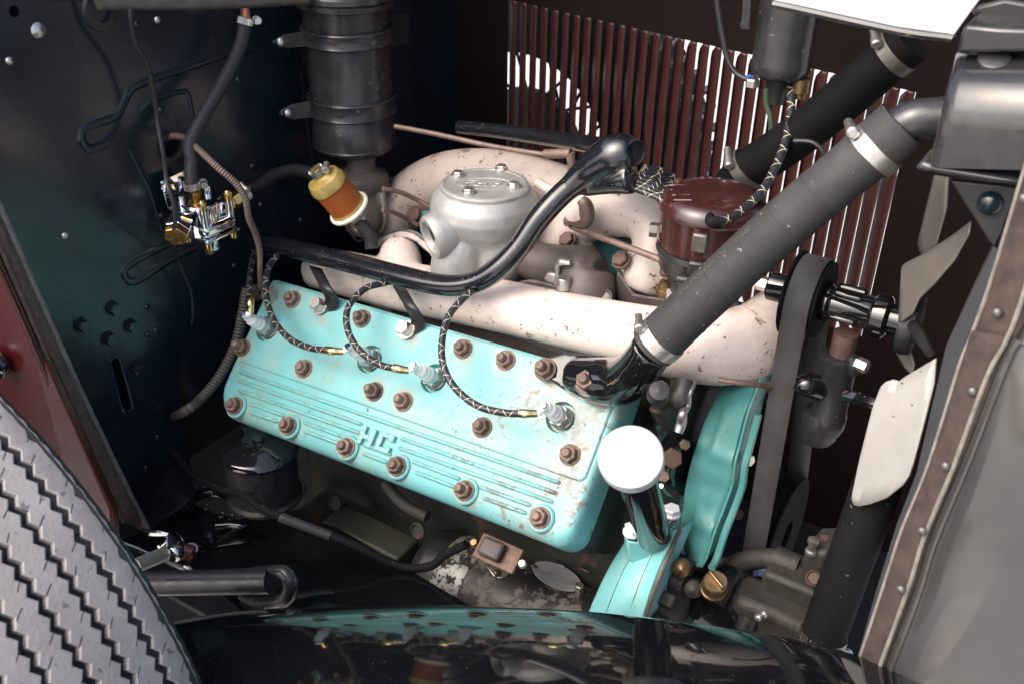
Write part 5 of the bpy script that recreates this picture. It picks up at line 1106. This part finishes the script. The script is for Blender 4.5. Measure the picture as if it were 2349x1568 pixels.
prism('lug', [at(cS(*p), y=-.03) for p in ((380, 520), (480, 510), (560, 560), (540, 600), (420, 560))], (0, .004, 0), 'grime', TBX, .001)
SCB = thing('starter_cable', 'heavy black cable drooping from the firewall to the starter', 'cable', at((660, 1190), y=-.12))
cp_ = [((380, 1022), None, -.41), ((397, 1034), None, -.395), ((440, 1085), -.10, 0), ((505, 1118), -.11, 0), ((560, 1134), -.115, 0), ((600, 1164), -.12, 0), ((665, 1193), -.12, 0), ((800, 1244), -.10, 0), ((915, 1297), -.075, 0), ((985, 1298), -.06, 0), ((1020, 1272), -.045, 0), ((1070, 1247), -.035, 0)]
tube('cable', [at(p, y=y) if y is not None else at(p, x=x) for p, y, x in cp_], .0056, 'rubber_dark', SCB, 12, 8)
tube('wrap', [at((645, 1186), y=-.1205), at((665, 1193), y=-.1205), at((760, 1229), y=-.1075)], .0064, 'braid_hose', SCB, 12, 6)
# ================================================================== FIREWALL SIDE
# ---- oil filter canister
ccx = XF + .085; cbm = at((815, 338), x=ccx); CRD = .0615
OC = thing('oil_filter_canister', 'tall black oil filter canister strapped to the firewall', 'canister', cbm)
lathe('can', cbm, zc, [(0, -.004), (.03, -.004), (.052, -.001), (CRD - .003, .004), (CRD - .001, .008), (CRD - .003, .010), (CRD - .003, .04), (CRD - .004, .042), (CRD - .004, .21), (CRD - .002, .214), (CRD - .002, .26), (0, .26)], 'canister_black', OC, 56)
ztp = at((780, 12), x=ccx + CRD * .7).z - cbm.z
lathe('lid', cbm + zc * (ztp - .004), zc, [(CRD - .002, -.012), (CRD + .003, -.010), (CRD + .004, -.004), (CRD + .001, -.002), (CRD + .004, .0), (CRD + .004, .006), (CRD, .010), (CRD - .01, .02), (0, .03)], 'canister_black', OC, 56)
for p0, p1 in (((0, 200), (0, 290)), ((0, 590), (0, 690))):
    za = at(c2(500, p0[1]), x=ccx + CRD * .7).z - cbm.z; zb = at(c2(500, p1[1]), x=ccx + CRD * .7).z - cbm.z
    ring('strap', cbm, zc, [(CRD - .003, zb), (CRD + .0005, zb), (CRD + .0022, zb + .002), (CRD + .0008, zb + .004), (CRD + .0008, za - .004), (CRD + .0022, za - .002), (CRD + .0005, za), (CRD - .003, za)], 'canister_black', OC, 56)
    zm = (za + zb) / 2
    ep = cbm + V3((-.03, -CRD - .026, zm)); prism('strap_ear', [cbm + V3((-.02, -CRD + .012, zb)), cbm + V3((-.02, -CRD + .012, za)), cbm + V3((-.035, -CRD - .02, za - .002)), cbm + V3((-.045, -CRD - .034, za - .010)), cbm + V3((-.045, -CRD - .034, zb + .010)), cbm + V3((-.035, -CRD - .02, zb + .002))], (-.003, 0, 0), 'canister_black', OC, .0012)
    lathe('strap_bolt', ep + V3((-.008, 0, 0)), (1, -.2, .1), [(.0065, 0), (.0065, .001), (.005, .003), (.003, .0045), (0, .005)], 'zinc', OC, 20)
# ---- sediment bowl
sbp = at(c2(575, 880), x=ccx + .02)
SBW = thing('sediment_bowl', 'cloudy glass fuel sediment bowl under the canister', 'sediment bowl', sbp - zc * .11)
lathe('head', sbp, zc, [(0, .02), (.020, .02), (.022, .015), (.020, .0), (.021, -.006), (.036, -.014), (.0385, -.020), (.0385, -.034), (.034, -.036), (0, -.036)], 'brown_cast', SBW, 32)
lathe('glass', sbp, zc, [(.0335, -.036), (.0345, -.055), (.034, -.085), (.030, -.100), (.018, -.110), (.006, -.113), (0, -.113)], 'glass_bowl', SBW, 32)
tube('bail', [sbp + V3((0, -.037, -.02)), sbp + V3((.0, -.040, -.07)), sbp + V3((0, -.022, -.112)), sbp + V3((0, 0, -.118))], .0018, 'steel', SBW, 8)
# ---- orange inline filter
fi0, fi1 = at(c2(372, 965), x=-.24), at(c2(512, 1128), x=-.225); fix = (fi1 - fi0).normalized(); fl_n = (fi1 - fi0).length; FR = .0255
IF = thing('inline_fuel_filter', 'small amber plastic inline fuel filter with ivory end rings', 'fuel filter', fi0)
lathe('end_cap', fi0, fix, [(0, -.012), (.007, -.012), (.0085, -.008), (.014, -.006), (FR - .003, -.002), (FR, .005), (FR, .012), (FR - .002, .014), (0, .014)], 'amber_cap', IF, 36)
lathe('pleated_body', fi0, fix, [(FR - .0015, .014), (FR - .0015, fl_n - .004)], 'pleats', IF, 36)
lathe('lower_ring', fi0, fix, [(0, fl_n - .008), (FR - .001, fl_n - .008), (FR, fl_n - .004), (0, fl_n - .004)], 'amber_cap', IF, 36)
lathe('flange', fi0, fix, [(0, fl_n - .004), (FR + .003, fl_n - .004), (FR + .004, fl_n - .002), (FR + .003, fl_n + .001), (0, fl_n + .001)], 'ivory', IF, 40)
lathe('outlet', fi0, fix, [(0, fl_n), (.010, fl_n), (.0075, fl_n + .010), (.0075, fl_n + .02), (0, fl_n + .02)], 'amber_cap', IF, 20)
DH = thing('filter_outlet_hose', 'short black fuel hose dropping from the amber filter', 'hose', fi1)
dp = [fi1 + fix * .004, fi1 + fix * .02, at(c2(580, 1210), x=-.215), at(c2(622, 1270), x=-.21), at(c2(632, 1340), x=-.205)]
tube('hose_body', dp, .0092, 'braid_hose', DH, 16); clampset(DH, fi1 + fix * .012, fix, .0095, .008, V3((.4, -.3, .8)), 'clamp_band', .013)
# ---- pressure regulator
PX = XF + .055
PR = thing('pressure_regulator', 'chrome fuel pressure regulator with brass fittings on a bracket', 'regulator', at(cG(900, 1300), x=PX))
def gp_(x, y, dx=0.): return at(cG(x, y), x=PX + dx)
prism('bracket_plate', [at(cG(*p), x=XF + .012) for p in ((205, 370), (250, 335), (330, 295), (545, 195), (600, 400), (600, 640), (480, 690), (320, 770))], (.002, 0, 0), 'chrome', PR, .0008)
shz = gp_(650, 760).z
prism('bracket_shelf', [at(cG(*p), z=shz) for p in ((320, 775), (470, 640), (600, 590), (1000, 520), (1100, 575), (1080, 610), (640, 845), (580, 848))], (0, 0, .002), 'chrome', PR, .0008)
lathe('bracket_bolt', at(cG(315, 430), x=XF + .014), (1, 0, 0), [(.011, 0), (.011, .002), (.008, .003), (.008, .009), (.006, .011), (0, .011)], 'chrome', PR, 6)
lathe('bracket_hole', at(cG(550, 500), x=XF + .0144), (1, 0, 0), [(.005, 0), (0, .0004)], 'dull_black', PR, 14)
yb = V3((0, 1, 0)); cbd = gp_(850, 900)
cyl = lathe('upper_body', gp_(800, 800), zc, [(0, .014), (.022, .014), (.024, .010), (.024, -.026), (0, -.026)], 'chrome', PR, 12)
mz = gp_(900, 1060).z
box('lower_body', V3((cbd.x + .002, cbd.y + .004, mz + .010)), (.050, .054, .017), 'chrome', PR, zc, (1, 0, 0), .006, 2)
box('body_flange', V3((cbd.x + .002, cbd.y + .004, mz - .002)), (.052, .056, .005), 'chrome', PR, zc, (1, 0, 0), .002, 2)
for sx_, sy_ in ((-1, -1), (1, -1), (1, 1), (-1, 1)):
    bp_ = V3((cbd.x + .002 + sx_ * .019, cbd.y + .004 + sy_ * .021, mz))
    lathe('lug', bp_ + zc * .004, zc, [(0, 0), (.0048, 0), (.0048, .046), (0, .046)], 'chrome', PR, 14)
    obj('lug_screw', lathe_me('ls', [(0, -.010), (.0045, -.010), (.005, -.007), (.005, 0), (0, 0)], 'brass', 14), PR, mtx(bp_ - zc * .003, zc))
    if (sx_, sy_) in ((1, -1), (1, 1)): obj('top_screw', lathe_me('ts', [(0, 0), (.0048, 0), (.0052, .006), (.0052, .010), (.003, .014), (0, .014)], 'brass', 14), PR, mtx(V3((bp_.x, bp_.y, shz + .002)), zc))
lathe('stem', gp_(940, 1110), zc, [(0, 0), (.009, 0), (.009, -.020), (.0075, -.022), (0, -.022)], 'chrome', PR, 20)
lathe('adjuster', gp_(920, 1320), zc, [(0, .006), (.006, .006), (.006, -.003), (.0065, -.004), (.0065, -.007), (.004, -.009), (0, -.009)], 'brass_old', PR, 6)
pn = V3((.52, -.78, -.30)).normalized(); pp = gp_(430, 1160, .018)
lathe('side_hex', pp - pn * .028, pn, [(0, 0), (.016, 0), (.016, .018), (.014, .020), (0, .020)], 'chrome', PR, 6)
lathe('brass_plug', pp - pn * .010, pn, [(0, 0), (.0155, 0), (.0155, .008), (.0138, .0105), (.0008, .0105), (0, .009)], 'brass', PR, 6)
pn2 = V3((.25, .92, .34)).normalized(); p2 = gp_(1130, 740, -.002)
lathe('side_port', p2 - pn2 * .025, pn2, [(0, 0), (.0155, 0), (.0145, .024), (0, .024)], 'chrome', PR, 20)
lathe('brass_elbow', p2, pn2, [(0, 0), (.0125, 0), (.0125, .010), (.0085, .012), (.0085, .014), (.0115, .015), (.0115, .026), (.0075, .028), (.0075, .036), (0, .036)], 'brass', PR, 6)
bfz = gp_(730, 650)
lathe('brass_nipple', bfz - zc * .010, zc, [(0, -.002), (.0125, -.002), (.0125, .001), (.0100, .002), (.0100, .010), (.0068, .011), (.0068, .015), (.0088, .016), (.0088, .024), (.006, .026), (.006, .038), (0, .038)], 'brass', PR, 6)
# hoses of the regulator
UH = thing('fuel_supply_hose', 'braided black fuel hose running down the firewall to the regulator', 'hose', gp_(670, 470))
up_ = [gp_(668, 500), gp_(668, 380), gp_(655, 200), gp_(660, 60), at(c1(872, 660), x=PX - .005), at(c1(930, 540), x=PX - .01), at(c1(1010, 400), x=PX - .015), at(c1(1070, 290), x=PX - .015), at(c1(1110, 190), x=PX - .012), at(c1(1128, 90), x=PX - .01)]
tube('hose_body', up_, .0085, 'braid_hose', UH, 18, 8)
clampset(UH, gp_(665, 420), zc, .0088, .009, V3((.5, .8, 0)), 'clamp_band', .016)
clampset(UH, at(c1(1127, 98), x=PX - .01), (up_[-1] - up_[-2]), .0087, .008, V3((.5, .8, 0)), 'clamp_band', .016)
tube('copper_pipe', [up_[-1], at(c1(1126, 40), x=PX - .01), at(c1(1112, -20), x=PX - .01)], .006, 'copper', UH, 12)
OH = thing('fuel_outlet_hose', 'black fuel hose arching from the regulator to the amber filter', 'hose', p2 + pn2 * .03)
op_ = [p2 + pn2 * .024, p2 + pn2 * .045, at(c1(1180, 860), x=-.33), at(c1(1260, 805), x=-.315), at(c1(1340, 782), x=-.29), at(c1(1410, 790), x=-.265), at(c1(1455, 815), x=-.25), fi0 - fix * .004]
tube('hose_body', op_, .0082, 'rubber_dark', OH, 18, 8)
clampset(OH, p2 + pn2 * .034, pn2, .0085, .009, V3((.4, -.3, .8)), 'clamp_band', .015)
clampset(OH, fi0 - fix * .014, fix, .0085, .008, V3((.6, .1, .8)), 'clamp_band', .014)
# thin wires on the firewall
W1 = thing('thin_black_wire', 'long thin black wire dangling down the firewall past the regulator', 'wire', at(c1(700, 350), x=XF + .03))
tube('wire', [at(c1(*p), x=XF + dx) for p, dx in (((610, -20), .05), ((598, 60), .05), ((620, 190), .045), ((680, 310), .04), ((708, 450), .035), ((725, 570), .035), ((748, 700), .05), ((765, 830), .075), ((795, 930), .085), ((803, 1020), .08), ((785, 1100), .06), ((812, 1180), .03), ((845, 1260), .025), ((875, 1330), .02), ((885, 1420), .02), ((880, 1490), .015))], [.0030] * 5 + [.0028] * 4 + [.0026, .0024, .0018, .0018, .0018, .0018, .0018], 'wire_black', W1, 8, 6)
W2 = thing('sheathed_cable', 'brown coil-sheathed cable curving from a firewall hole to the head', 'cable', at(c1(1000, 770), x=XF + .06))
rib_mat('coil_sheath', (.05, .03, .025), (.28, .20, .17), 300., .5)
w2 = [at(c1(762, 636), x=XF - .02), at(c1(790, 625), x=XF + .005), at(c1(850, 635), x=XF + .03), at(c1(920, 695), x=-.33), at(c1(1000, 770), x=-.30), at(c1(1080, 840), x=-.285), at(c1(1125, 910), x=-.28), at(c1(1142, 1000), x=-.285), at(c1(1175, 1080), x=-.295), at(c1(1192, 1160), x=-.30), at(c1(1192, 1240), x=-.305), at(c1(1195, 1325), h=.012)]
tube('sheath', w2, [.0045] + [.0042] * 8 + [.0040, .0036, .0034], 'coil_sheath', W2, 10, 12)
W3 = thing('corrugated_conduit', 'ribbed dark conduit curving down behind the head', 'conduit', at((500, 880), x=-.33))
rib_mat('conduit_ribs', (.022, .02, .018), (.085, .075, .066), 210., .6)
tube('conduit', [at(p, x=-.33) for p in ((566, 660), (556, 720), (540, 790), (505, 860), (460, 915), (425, 942))] + [at((385, 962), x=-.46)], .0068, 'conduit_ribs', W3, 14, 8)
RD = thing('grey_rod', 'dull grey control rod along the top of the firewall', 'rod', at((450, 8), x=XF + .05))
tube('rod', [at((225, 0), x=XF + .04), at((450, 2), x=XF + .06), at((700, -8), x=XF + .085)], .0105, 'steel_dark', RD, 14)
tube('guide', [at((470, 20), x=XF + .06), at((480, 8), x=XF + .06), at((482, -5), x=XF + .06)], .004, 'satin_black', RD, 8)
# ---- black round can low on the left
kc = at((592, 1015), x=-.235); KR = 88 * dep(kc) / FPX
MC = thing('round_can', 'glossy black round can with a stepped lid below the head', 'can', kc - zc * .09)
lathe('lid', kc, zc, [(0, .004), (.006, .004), (.008, .001), (KR * .55, .0), (KR * .60, -.002), (KR * .92, -.003), (KR, -.006), (KR + .002, -.010), (KR, -.014), (KR - .002, -.016), (0, -.016)], 'gloss_black', MC, 48)
lathe('body', kc, zc, [(0, -.015), (KR - .003, -.015), (KR - .004, -.08), (KR, -.084), (KR, -.088), (KR - .006, -.094), (0, -.095)], 'satin_black', MC, 48)
obj('lid_bolt', hexprof(.008, .006, 'gloss_black'), MC, mtx(kc + zc * .003, zc))
# ---- tray / plate with the rod clevis
zt_ = -.255
HT_ = thing('battery_tray_lid', 'black pressed tray with a rolled edge at the foot of the firewall', 'tray', at((440, 1230), z=zt_))
prism('plate', [at(cL(*p), z=zt_) for p in ((100, 730), (430, 600), (800, 350), (900, 330), (1500, 540), (1480, 600), (1180, 830), (880, 1050), (820, 1050))], (0, 0, -.004), 'gloss_black', HT_, .0015)
rim_ = [at(cL(*p), z=zt_ + .012) for p in ((850, 430), (870, 350), (950, 260), (1100, 205), (1250, 240), (1420, 330), (1500, 420), (1470, 560), (1300, 560), (1150, 570))]
tube('pressed_rim', rim_, .0062, 'gloss_black', HT_, 12, 5)
tube('pressed_rim', [at(cL(*p), z=zt_ + .022) for p in ((880, 300), (950, 190), (1100, 140), (1300, 190), (1500, 300))], .004, 'gloss_black', HT_, 10, 5)
tube('rolled_edge', [at(cL(*p), z=zt_ + .004) for p in ((1640, 400), (1500, 500), (1380, 620), (1150, 800), (880, 1040))], .006, 'tube_black', HT_, 12, 4)
tube('rolled_edge', [at(cL(*p), z=zt_ + .004) for p in ((100, 735), (300, 810), (600, 925), (880, 1040))], .0035, 'chrome', HT_, 8, 4)
for p in ((1050, 365), (1215, 450), (1315, 475)): ring('hole_edge', at(cL(*p), z=zt_ + .002), zc, [(.004, 0), (.006, 0), (.005, .0015)], 'gloss_black', HT_, 16)
RC = thing('support_rod', 'grey rod held by a chrome clevis beside the spare tyre', 'rod', at(cL(450, 900), z=zt_ + .02))
ra_, rb_ = at(cL(280, 1000), z=zt_ + .055), at(cL(620, 860), z=zt_ + .035)
tube('rod', [ra_, rb_], .0095, 'grey_rod', RC, 16)
tube('clevis', [at(cL(*p), z=zt_ + .035) for p in ((640, 690), (690, 700), (720, 780), (700, 870), (670, 910))], [.006, .010, .0125, .0115, .007], 'chrome', RC, 14)
tube('clevis_pin', [at(cL(*p), z=zt_ + .04) for p in ((540, 800), (620, 740), (700, 700), (780, 735))], .0035, 'chrome', RC, 8)
tube('link', [at(cL(740, 800), z=zt_ + .025), at(cL(870, 850), z=zt_ + .015)], [.009, .010], 'copper', RC, 10)
lathe('ring_bolt', at(cL(880, 850), z=zt_ + .012), (.2, -.3, 1), [(.0135, 0), (.0135, .003), (.011, .006), (.0085, .006), (.0065, .003), (0, .003)], 'chrome', RC, 24)
tube('spring_clip', [at(cL(*p), z=zt_ + .03) for p in ((300, 600), (430, 640), (540, 650), (660, 660))], [.002, .005, .005, .002], 'chrome', RC, 8)
